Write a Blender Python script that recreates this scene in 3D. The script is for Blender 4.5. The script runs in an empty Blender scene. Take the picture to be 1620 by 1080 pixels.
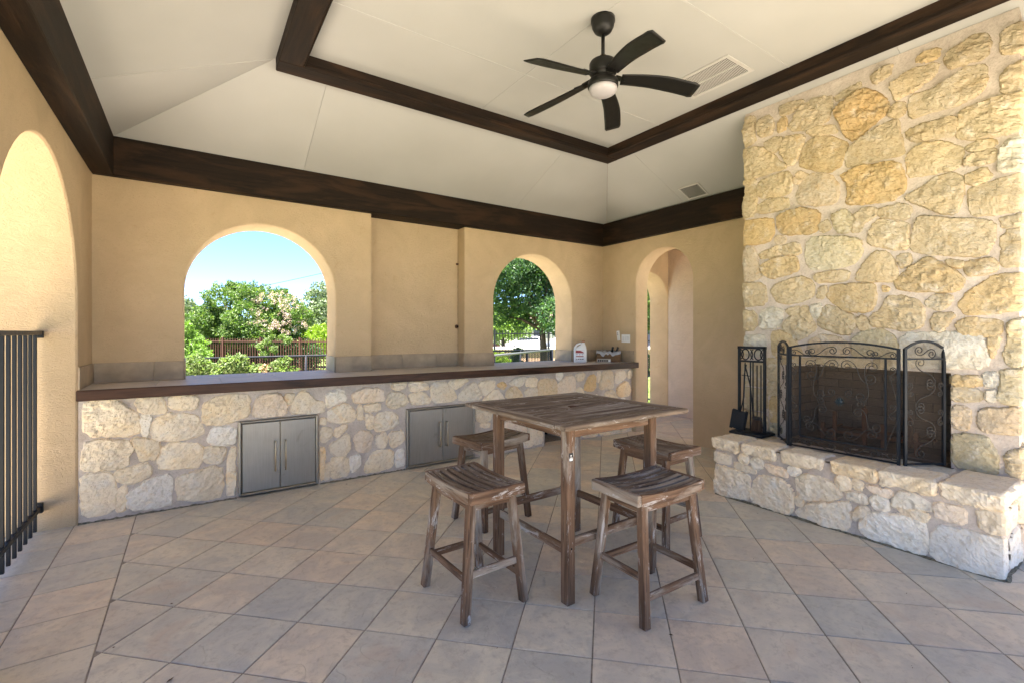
import bpy, bmesh, math, random
import numpy as np
from mathutils import Vector, Matrix
R = math.radians
S = bpy.context.scene
col = S.collection

# ---------------------------------------------------------------- camera
cam_d = bpy.data.cameras.new('camera'); cam = bpy.data.objects.new('camera', cam_d); col.objects.link(cam)
cam.location = (0, 0, 1.42)
cam.rotation_euler = (R(90), 0, R(55.85 - 90))
cam_d.sensor_width = 36; cam_d.lens = 746.5/1620*36; cam_d.shift_y = -13/1620
cam_d.clip_start = 0.05; cam_d.clip_end = 900
S.camera = cam

# ---------------------------------------------------------------- world, sun, exposure
SUN_EL, SUN_AZ = R(78), math.atan2(-0.84, -0.46)      # azimuth: compass-like angle from +Y towards +X
W = bpy.data.worlds.new('World'); S.world = W; W.use_nodes = True
wn = W.node_tree.nodes; wl = W.node_tree.links
for n in list(wn): wn.remove(n)
sky = wn.new('ShaderNodeTexSky'); sky.sky_type = 'NISHITA'; sky.sun_disc = False
sky.sun_elevation = SUN_EL; sky.sun_rotation = SUN_AZ; sky.air_density = 0.35; sky.dust_density = 0.0; sky.ozone_density = 3
bg = wn.new('ShaderNodeBackground'); bg.inputs['Strength'].default_value = 0.061
out = wn.new('ShaderNodeOutputWorld'); wl.new(sky.outputs[0], bg.inputs[0]); wl.new(bg.outputs[0], out.inputs[0])
sd = bpy.data.lights.new('sun', 'SUN'); sd.energy = 5.0; sd.angle = R(0.5); sd.color = (1, .935, .85)
sun = bpy.data.objects.new('sun', sd); col.objects.link(sun)
sdir = Vector((math.sin(SUN_AZ)*math.cos(SUN_EL), math.cos(SUN_AZ)*math.cos(SUN_EL), math.sin(SUN_EL)))
sun.rotation_euler = sdir.to_track_quat('Z', 'Y').to_euler(); sun.location = (0, -10, 20)
V = S.view_settings; S.display_settings.display_device = 'sRGB'
V.view_transform = 'Standard'; V.look = 'None'; V.gamma = 1; V.use_curve_mapping = False
V.exposure = 3.32
S.render.engine = 'CYCLES'
cy = S.cycles; cy.use_denoising = True; cy.max_bounces = 14; cy.diffuse_bounces = 10; cy.glossy_bounces = 4
cy.transparent_max_bounces = 16; cy.sample_clamp_indirect = 6.0; cy.use_adaptive_sampling = False
try: cy.denoiser = 'OPENIMAGEDENOISE'
except Exception: pass

# ---------------------------------------------------------------- helpers
def tag(o, label=None, cat=None, group=None, kind=None):
    if label: o['label'] = label
    if cat: o['category'] = cat
    if group: o['group'] = group
    if kind: o['kind'] = kind
    return o
def empty(name, loc=(0, 0, 0), rz=0, parent=None):
    o = bpy.data.objects.new(name, None); col.objects.link(o); o.location = loc; o.rotation_euler = (0, 0, rz)
    o.empty_display_size = .1
    if parent: o.parent = parent
    return o
def mesh(name, v, f, mat=None, smooth=False, mats=None):
    m = bpy.data.meshes.new(name); m.from_pydata([tuple(map(float, p)) for p in v], [], f)
    if mat: m.materials.append(mat)
    if smooth: m.polygons.foreach_set('use_smooth', [True]*len(m.polygons))
    m.update(); return m
def link(name, m, parent=None, loc=None, rot=None):
    o = bpy.data.objects.new(name, m); col.objects.link(o)
    if parent: o.parent = parent
    if loc is not None: o.location = loc
    if rot is not None: o.rotation_euler = rot
    return o
class MB:
    def __init__(s): s.v = []; s.f = []
    def add(s, v, f):
        n = len(s.v); s.v += [tuple(p) for p in v]; s.f += [tuple(i+n for i in q) for q in f]; return s
    def box(s, x0, x1, y0, y1, z0, z1):
        v = [(x, y, z) for z in (z0, z1) for y in (y0, y1) for x in (x0, x1)]
        return s.add(v, [(0, 2, 3, 1), (4, 5, 7, 6), (0, 1, 5, 4), (2, 6, 7, 3), (0, 4, 6, 2), (1, 3, 7, 5)])
    def cbox(s, x0, x1, y0, y1, z0, z1, c=.004):
        # box with chamfered edges
        X, Y, Z = (x0, x1), (y0, y1), (z0, z1)
        vs = []; idx = {}
        for i in (0, 1):
            for j in (0, 1):
                for k in (0, 1):
                    sx, sy, sz = (c, -c)[i], (c, -c)[j], (c, -c)[k]
                    for a, p in enumerate(((X[i], Y[j]+sy, Z[k]+sz), (X[i]+sx, Y[j], Z[k]+sz), (X[i]+sx, Y[j]+sy, Z[k]))):
                        idx[i, j, k, a] = len(vs); vs.append(p)
        F = []
        def q(*k): F.append(tuple(idx[t] for t in k))
        q((0,0,0,0),(0,0,1,0),(0,1,1,0),(0,1,0,0)); q((1,0,0,0),(1,1,0,0),(1,1,1,0),(1,0,1,0))
        q((0,0,0,1),(1,0,0,1),(1,0,1,1),(0,0,1,1)); q((0,1,0,1),(0,1,1,1),(1,1,1,1),(1,1,0,1))
        q((0,0,0,2),(0,1,0,2),(1,1,0,2),(1,0,0,2)); q((0,0,1,2),(1,0,1,2),(1,1,1,2),(0,1,1,2))
        for k in (0, 1):
            q((0,0,k,0),(0,0,k,2),(0,1,k,2),(0,1,k,0)) if k else q((0,0,k,0),(0,1,k,0),(0,1,k,2),(0,0,k,2))
            q((1,0,k,0),(1,1,k,0),(1,1,k,2),(1,0,k,2)) if k else q((1,0,k,0),(1,0,k,2),(1,1,k,2),(1,1,k,0))
            q((0,0,k,1),(1,0,k,1),(1,0,k,2),(0,0,k,2)) if k else q((0,0,k,1),(0,0,k,2),(1,0,k,2),(1,0,k,1))
            q((0,1,k,1),(0,1,k,2),(1,1,k,2),(1,1,k,1)) if k else q((0,1,k,1),(1,1,k,1),(1,1,k,2),(0,1,k,2))
        for i in (0, 1):
            for j in (0, 1):
                p = ((i,j,0,0),(i,j,1,0),(i,j,1,1),(i,j,0,1))
                q(*(p if (i ^ j) else p[::-1]))
        for i in (0, 1):
            for j in (0, 1):
                for k in (0, 1):
                    p = ((i,j,k,0),(i,j,k,1),(i,j,k,2)); q(*p)
        return s.add(vs, F)
    def tube(s, pts, r, n=6, cap=True):
        pts = [Vector(p) for p in pts]; N = len(pts)
        rr = r if isinstance(r, (list, tuple)) else [r]*N
        t = (pts[1]-pts[0]).normalized(); a = t.orthogonal().normalized(); V_ = []; F = []
        for i, p in enumerate(pts):
            if i: t2 = (pts[min(i+1, N-1)]-pts[i-1]).normalized()
            else: t2 = t
            a = (a-t2*a.dot(t2)).normalized(); b = t2.cross(a)
            for k in range(n):
                w = 2*math.pi*k/n; V_.append(p+(a*math.cos(w)+b*math.sin(w))*rr[i])
        for i in range(N-1):
            for k in range(n):
                F.append((i*n+k, i*n+(k+1) % n, (i+1)*n+(k+1) % n, (i+1)*n+k))
        if cap: F += [tuple(range(n))[::-1], tuple((N-1)*n+k for k in range(n))]
        return s.add(V_, F)
    def bar(s, p0, p1, w, t, up=(0, 0, 1)):
        p0, p1 = Vector(p0), Vector(p1); d = (p1-p0).normalized(); u = Vector(up); sd_ = d.cross(u)
        if sd_.length < 1e-4: sd_ = d.cross(Vector((1, 0, 0)))
        sd_.normalize(); u = sd_.cross(d)
        V_ = [p+sd_*(a*w/2)+u*(b*t/2) for p in (p0, p1) for a, b in ((-1, -1), (1, -1), (1, 1), (-1, 1))]
        return s.add(V_, [(0, 1, 2, 3), (7, 6, 5, 4), (0, 4, 5, 1), (1, 5, 6, 2), (2, 6, 7, 3), (3, 7, 4, 0)])
    def lathe(s, prof, c=(0, 0, 0), n=24):
        V_ = [(c[0]+r*math.cos(2*math.pi*k/n), c[1]+r*math.sin(2*math.pi*k/n), c[2]+z) for r, z in prof for k in range(n)]
        F = [(i*n+k, i*n+(k+1) % n, (i+1)*n+(k+1) % n, (i+1)*n+k) for i in range(len(prof)-1) for k in range(n)]
        F += [tuple(range(n))[::-1], tuple((len(prof)-1)*n+k for k in range(n))]
        return s.add(V_, F)
    def prism(s, poly, z0, z1, c=0):
        n = len(poly)
        if c:
            cx = sum(p[0] for p in poly)/n; cy_ = sum(p[1] for p in poly)/n
            top = inset(poly, c)
            V_ = [(*p, z0) for p in poly]+[(*p, z1-c*.6) for p in poly]+[(*p, z1) for p in top]
            F = [tuple(range(n))[::-1]]+[(i, (i+1) % n, n+(i+1) % n, n+i) for i in range(n)]+[(n+i, n+(i+1) % n, 2*n+(i+1) % n, 2*n+i) for i in range(n)]+[tuple(range(2*n, 3*n))]
        else:
            V_ = [(*p, z0) for p in poly]+[(*p, z1) for p in poly]
            F = [tuple(range(n))[::-1]]+[(i, (i+1) % n, n+(i+1) % n, n+i) for i in range(n)]+[tuple(range(n, 2*n))]
        return s.add(V_, F)
    def build(s, name, mat, parent=None, smooth=False, loc=None, rot=None, fix=False):
        m = mesh(name, s.v, s.f, mat, smooth)
        if fix:
            b = bmesh.new(); b.from_mesh(m); bmesh.ops.recalc_face_normals(b, faces=b.faces); b.to_mesh(m); b.free()
        return link(name, m, parent, loc, rot)
def area(p): return sum(p[i][0]*p[(i+1) % len(p)][1]-p[(i+1) % len(p)][0]*p[i][1] for i in range(len(p)))/2
def inset(poly, d):
    # convex polygon (counter-clockwise) inset by d
    n = len(poly); L = []
    for i in range(n):
        (x0, y0), (x1, y1) = poly[i], poly[(i+1) % n]; l = math.hypot(x1-x0, y1-y0) or 1e-9
        nx, ny = -(y1-y0)/l, (x1-x0)/l; L.append((nx, ny, nx*x0+ny*y0+d))
    o = []
    for i in range(n):
        a, b = L[i-1], L[i]; det = a[0]*b[1]-a[1]*b[0]
        if abs(det) < 1e-6: o.append((poly[i][0]+b[0]*d, poly[i][1]+b[1]*d))
        else: o.append(((a[2]*b[1]-b[2]*a[1])/det, (a[0]*b[2]-b[0]*a[2])/det))
    return o
def clip(poly, nx, ny, c):
    # keep nx*x+ny*y <= c
    o = []
    for i in range(len(poly)):
        a, b = poly[i], poly[(i+1) % len(poly)]; da = nx*a[0]+ny*a[1]-c; db = nx*b[0]+ny*b[1]-c
        if da <= 0: o.append(a)
        if da*db < 0: t = da/(da-db); o.append((a[0]+(b[0]-a[0])*t, a[1]+(b[1]-a[1])*t))
    return o
def cliprect(p, x0, x1, y0, y1):
    for q in ((-1, 0, -x0), (1, 0, x1), (0, -1, -y0), (0, 1, y1)):
        p = clip(p, *q)
        if len(p) < 3: return []
    return p
def copy_tree(o, parent=None):
    c = o.copy(); col.objects.link(c)
    if parent: c.parent = parent; c.matrix_parent_inverse = o.matrix_parent_inverse.copy()
    for ch in KIDS.get(o.name, []) if False else list(o.children): copy_tree(ch, c)
    return c
# vectorised value noise
def _h(ix, iy, s):
    n = (ix.astype(np.int64)*374761393+iy.astype(np.int64)*668265263+int(s)*2147483647) & 0xffffffff
    n = ((n ^ (n >> 13))*1274126177) & 0xffffffff
    return ((n ^ (n >> 16)) & 0xffff)/65535.0
def vn(x, y, s=0):
    ix, iy = np.floor(x), np.floor(y); fx, fy = x-ix, y-iy; fx = fx*fx*(3-2*fx); fy = fy*fy*(3-2*fy)
    a, b, c, d = _h(ix, iy, s), _h(ix+1, iy, s), _h(ix, iy+1, s), _h(ix+1, iy+1, s)
    return (a+(b-a)*fx)*(1-fy)+(c+(d-c)*fx)*fy-.5
def fbm(x, y, s=0, o=4):
    r = 0; a = 1.; f = 1.
    for i in range(o): r = r+a*vn(x*f, y*f, s+i*17); a *= .5; f *= 2.03
    return r

# ---------------------------------------------------------------- materials
class NT:
    def __init__(s, name, rough=.8, spec=.3, metal=0.):
        s.m = bpy.data.materials.new(name); s.m.use_nodes = True; s.t = s.m.node_tree; s.n = s.t.nodes; s.l = s.t.links
        s.b = s.n['Principled BSDF']; s.b.inputs['Roughness'].default_value = rough
        s.b.inputs['Specular IOR Level'].default_value = spec; s.b.inputs['Metallic'].default_value = metal
        s.tc = s.n.new('ShaderNodeTexCoord'); s.oi = s.n.new('ShaderNodeObjectInfo')
    def node(s, t, **k):
        n = s.n.new(t)
        for a, b in k.items(): setattr(n, a, b)
        return n
    def set(s, sock, v):
        if isinstance(v, bpy.types.NodeSocket): s.l.new(v, sock)
        else: sock.default_value = v
    def coords(s, scale=(1, 1, 1), jitter=0., src='Object', rot=None):
        mp = s.node('ShaderNodeMapping'); mp.inputs['Scale'].default_value = scale
        if rot: mp.inputs['Rotation'].default_value = rot
        if jitter:
            va = s.node('ShaderNodeVectorMath', operation='ADD'); mu = s.node('ShaderNodeVectorMath', operation='SCALE')
            cb = s.node('ShaderNodeCombineXYZ')
            s.l.new(s.oi.outputs['Random'], cb.inputs[0]); s.l.new(s.oi.outputs['Random'], cb.inputs[1]); s.l.new(s.oi.outputs['Random'], cb.inputs[2])
            s.l.new(cb.outputs[0], mu.inputs[0]); mu.inputs['Scale'].default_value = jitter
            s.l.new(s.tc.outputs[src], va.inputs[0]); s.l.new(mu.outputs[0], va.inputs[1]); s.l.new(va.outputs[0], mp.inputs[0])
        else: s.l.new(s.tc.outputs[src], mp.inputs[0])
        return mp.outputs[0]
    def noise(s, vec, scale=5., detail=4., rough=.55, dist=0.):
        n = s.node('ShaderNodeTexNoise'); s.l.new(vec, n.inputs['Vector'])
        for a, b in (('Scale', scale), ('Detail', detail), ('Roughness', rough), ('Distortion', dist)): n.inputs[a].default_value = b
        return n.outputs['Fac']
    def voro(s, vec, scale=5., feature='F1'):
        n = s.node('ShaderNodeTexVoronoi', feature=feature); s.l.new(vec, n.inputs['Vector']); n.inputs['Scale'].default_value = scale
        return n.outputs['Distance']
    def ramp(s, fac, stops, interp='LINEAR'):
        n = s.node('ShaderNodeValToRGB'); e = n.color_ramp.elements; n.color_ramp.interpolation = interp
        while len(e) < len(stops): e.new(.5)
        for k, (p, c) in zip(e, stops): k.position = p; k.color = (*c, 1) if len(c) == 3 else c
        s.l.new(fac, n.inputs[0]); return n.outputs['Color']
    def mix(s, f, a, b, mode='MIX'):
        n = s.node('ShaderNodeMix', data_type='RGBA', blend_type=mode)
        s.set(n.inputs[0], f)
        for k, v in ((6, a), (7, b)):
            if isinstance(v, tuple) and len(v) == 3: v = (*v, 1)
            s.set(n.inputs[k], v)
        return n.outputs[2]
    def math(s, op, a, b=0.):
        n = s.node('ShaderNodeMath', operation=op); s.set(n.inputs[0], a); s.set(n.inputs[1], b); return n.outputs[0]
    def rng(s, v, a, b, c=0., d=1.):
        n = s.node('ShaderNodeMapRange'); s.l.new(v, n.inputs[0])
        for i, x in zip((1, 2, 3, 4), (a, b, c, d)): n.inputs[i].default_value = x
        return n.outputs[0]
    def color(s, c): s.set(s.b.inputs['Base Color'], (*c, 1) if isinstance(c, tuple) and len(c) == 3 else c); return s
    def bump(s, h, strength=.5, dist=.01, prev=None):
        n = s.node('ShaderNodeBump'); n.inputs['Strength'].default_value = min(1., strength); n.inputs['Distance'].default_value = dist
        s.l.new(h, n.inputs['Height'])
        if prev: s.l.new(prev, n.inputs['Normal'])
        s.l.new(n.outputs[0], s.b.inputs['Normal']); return n.outputs[0]
    def rough(s, v): s.set(s.b.inputs['Roughness'], v)

def m_plain(name, c, rough=.5, metal=0., spec=.4, var=.12, sc=25.):
    k = NT(name, rough, spec, metal); v = k.coords(jitter=9.)
    n = k.noise(v, sc, 5, .6); k.color(k.mix(k.rng(n, .3, .7), tuple(x*(1-var) for x in c), tuple(min(1, x*(1+var)) for x in c)))
    k.rough(k.rng(n, .3, .7, rough*.85, min(1, rough*1.15))); k.bump(n, .15, .002); return k.m
def m_stucco(name, c, relief=1.):
    k = NT(name, .92, .15); v = k.coords(src='Object')
    big = k.noise(v, 2.2, 6, .6, 1.0); mid = k.noise(v, 9, 6, .62, 1.2); fine = k.noise(v, 120, 5, .7)
    cc = k.mix(k.rng(big, .3, .72), tuple(x*.90 for x in c), tuple(min(1, x*1.07) for x in c))
    st = k.rng(k.noise(v, 4.3, 8, .72, 2.2), .60, .74)
    cc = k.mix(k.math('MULTIPLY', k.rng(k.noise(k.coords((1, 1, 2.2)), 14, 7, .7, 3.0), .56, .66), .40), cc, tuple(x*.80 for x in c)); cc = k.mix(k.math('MULTIPLY', st, .62), cc, tuple(x*q for x, q in zip(c, (.78, .70, .60))))
    cc = k.mix(k.math('MULTIPLY', k.rng(fine, .45, .7), .18), cc, tuple(x*.72 for x in c))
    k.color(cc)
    b = k.bump(fine, .25, .002)
    tr = k.noise(k.coords((1, 1, 2.2)), 14, 7, .7, 3.0); b = k.bump(k.rng(tr, .42, .66), .45*relief, .012, b)
    k.bump(mid, .30*relief, .014, b)
    return k.m
def m_stone():
    k = NT('limestone', .9, .2); v = k.coords(jitter=37.)
    base = k.oi.outputs['Color']
    big = k.noise(v, 3.2, 4, .6, .5); fine = k.noise(v, 38, 8, .68, .4); g = k.noise(v, 150, 4, .7)
    c = k.mix(k.rng(big, .35, .68, 0., .5), base, k.mix(1., base, (1.10, .96, .72), 'MULTIPLY'))
    c = k.mix(k.rng(k.noise(v, 6, 6, .65, 1.), .58, .74, 0., .65), c, k.mix(1., base, (1.02, .82, .50), 'MULTIPLY'))
    c = k.mix(k.rng(k.noise(v, 9, 5, .6), .55, .75, 0., .6), c, (.74, .70, .63))
    c = k.mix(k.rng(fine, .50, .66, 0., .55), c, k.mix(1., base, (.66, .56, .42), 'MULTIPLY'))
    k.color(c)
    b = k.bump(k.noise(v, 14, 9, .62, .9), .7, .02); b = k.bump(fine, .65, .009, b); k.bump(g, .5, .004, b)
    return k.m
def m_mortar():
    k = NT('mortar', .95, .12); v = k.coords()
    n = k.noise(v, 5, 6, .6, .5); f = k.noise(v, 60, 6, .7)
    c = k.mix(k.rng(n, .35, .65), (.54, .455, .38), (.68, .59, .505)); c = k.mix(k.rng(f, .48, .7, 0., .5), c, (.38, .30, .23))
    k.color(c); b = k.bump(n, .7, .02); k.bump(f, .8, .008, b); return k.m
def m_tile():
    k = NT('slate_tile', .55, .5); v = k.coords(jitter=23.)
    geo = k.node('ShaderNodeNewGeometry')
    r = k.math('FRACT', k.math('ADD', k.oi.outputs['Random'], k.math('MULTIPLY', geo.outputs['Random Per Island'], 7.31)))
    base = k.ramp(r, [(0., (.67, .61, .50)), (.18, (.60, .575, .485)), (.36, (.69, .60, .475)), (.5, (.54, .535, .475)), (.62, (.67, .57, .45)), (.8, (.64, .61, .505)), (1., (.49, .495, .455))])
    n = k.noise(v, 4.5, 7, .62, .8); f = k.noise(v, 24, 8, .75)
    c = k.mix(k.rng(n, .38, .62, 0., .8), k.mix(1., base, (.86, .85, .86), 'MULTIPLY'), k.mix(1., base, (1.18, 1.12, 1.04), 'MULTIPLY'))
    c = k.mix(k.rng(f, .50, .68, 0., .6), c, k.mix(1., base, (.64, .59, .55), 'MULTIPLY'))
    c = k.mix(k.rng(k.noise(v, 2.6, 5, .6, 1.5), .56, .72, 0., .4), c, (.52, .38, .28))
    k.color(c)
    cl = k.noise(k.coords(jitter=23.), 3.3, 3, .5, 1.4)
    stp = k.math('FRACT', k.math('MULTIPLY', cl, 4.0)); cleft = k.rng(stp, .0, .07)
    k.rough(k.rng(n, .3, .7, .36, .60))
    b = k.bump(cleft, .45, .004); b = k.bump(n, .6, .012, b); k.bump(f, .4, .003, b)
    return k.m
def m_wood(name, c0, c1, c2=None, rough=.75, wear=0., jit=11., axis=0, bumpd=.003, spec=.25, scale=1.):
    k = NT(name, rough, spec); sc = [26*scale]*3; sc[axis] = 1.6*scale
    v = k.coords(tuple(sc), jitter=jit); sc2 = [7.*scale]*3; sc2[axis] = 1.3*scale; v2 = k.coords(tuple(sc2), jitter=jit)
    g = k.noise(v, 1.6, 8, .65, .6); p = k.noise(v2, 1., 6, .62, .5)
    c = k.mix(k.rng(g, .33, .68), c0, c1); c = k.mix(k.rng(k.oi.outputs['Random'], 0, 1, 0., .55), c, k.mix(1., c, (.70, .67, .66), 'MULTIPLY'))
    if c2: c = k.mix(k.rng(p, .50, .62, 0., .9), c, c2)
    if wear:
        w = k.rng(k.noise(v2, 2.6, 9, .78, 1.), .565, .61, 0., wear); c = k.mix(w, c, (.50, .45, .40)); c = k.mix(k.rng(k.noise(v, 3.1, 4, .6), .60, .66, 0., .7), c, (.035, .022, .014))
    k.color(c); b = k.bump(g, .7, bumpd); k.bump(p, .4, bumpd*1.4, b); return k.m
def m_leaf(name, cols, trans=.35):
    k = NT(name, .5, .35); geo = k.node('ShaderNodeNewGeometry'); st = [(i/(len(cols)-1), c) for i, c in enumerate(cols)]
    c = k.ramp(geo.outputs['Random Per Island'], st); k.color(c)
    tr = k.node('ShaderNodeBsdfTranslucent'); k.l.new(k.mix(1., c, (1.25, 1.5, .5), 'MULTIPLY'), tr.inputs[0])
    mx = k.node('ShaderNodeMixShader'); mx.inputs[0].default_value = trans
    o = k.n['Material Output']; k.l.new(k.b.outputs[0], mx.inputs[1]); k.l.new(tr.outputs[0], mx.inputs[2]); k.l.new(mx.outputs[0], o.inputs[0])
    return k.m
TAN = (.575, .43, .27)
M = dict(
    stucco=m_stucco('stucco', TAN), stucco2=m_stucco('stucco_daylit', (.72, .61, .51), 1.6),  # second stucco is a paler copy with daylight put into its colour
    stone=m_stone(), mortar=m_mortar(), tile=m_tile(),
    grout=m_plain('grout', (.30, .265, .22), .95, 0, .1, .3, 40),
    beam=m_wood('beam_wood', (.006, .0035, .002), (.020, .0105, .005), (.034, .017, .008), .7, 0, 3., 0, .004, .2),
    beamY=m_wood('beam_wood_y', (.006, .0035, .002), (.020, .0105, .005), (.034, .017, .008), .7, 0, 3., 1, .004, .2),
    ceil=None, white=m_plain('white_plastic', (.78, .76, .72), .45, 0, .4, .03),
    iron=m_plain('black_iron', (.009, .011, .015), .5, .0, .3, .25, 60), bronze=m_plain('dark_bronze', (.006, .0055, .0045), .45, .0, .3, .2, 30),
    teak=m_wood('weathered_teak', (.085, .046, .026), (.26, .155, .092), (.36, .30, .235), .92, .9),
    teakd=m_wood('weathered_teak_top', (.10, .068, .044), (.27, .20, .14), (.34, .285, .225), .92, .6),
    steel=None, rust=m_plain('rusty_iron', (.10, .045, .025), .85, 0, .2, .4, 30),
    ctile=m_plain('counter_tile', (.50, .46, .42), .5, 0, .35, .18, 6), btile=m_plain('backsplash_tile', (.36, .275, .185), .55, 0, .35, .25, 6),
    dark=m_plain('dark_void', (.01, .009, .008), .9, 0, .1), plastic=m_plain('white_bottle', (.80, .79, .78), .35, 0, .5, .02),
)
k = NT('painted_board', .75, .2); v = k.coords(jitter=5.); n1 = k.noise(v, 1.2, 3, .5); n2 = k.noise(k.coords((1, 1, 1)), 55, 5, .6, .4)
k.color(k.mix(k.rng(n1, .3, .7), (.385, .38, .355), (.43, .425, .40))); k.bump(n2, .12, .003); M['ceil'] = k.m
k = NT('brushed_steel', .38, .5, 1.); v = k.coords((60, 60, .8)); n1 = k.noise(v, 6, 5, .6); n2 = k.noise(k.coords(), 7, 6, .65, .8)
c = k.mix(k.rng(n1, .3, .7), (.30, .275, .235), (.37, .34, .295)); c = k.mix(k.rng(n2, .62, .80, 0., .6), c, (.20, .17, .13)); k.color(c)
k.rough(k.rng(n2, .3, .7, .34, .52)); k.bump(n1, .05, .001); M['steel'] = k.m
k = NT('fire_brick', .95, .15); v = k.coords(jitter=7.); n1 = k.noise(v, 9, 6, .65)
c = k.mix(k.oi.outputs['Random'], (.15, .108, .075), (.215, .155, .11)); k.color(k.mix(k.rng(n1, .42, .75, 0., .8), c, (.11, .08, .06))); k.bump(n1, .5, .006); M['brick'] = k.m
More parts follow.
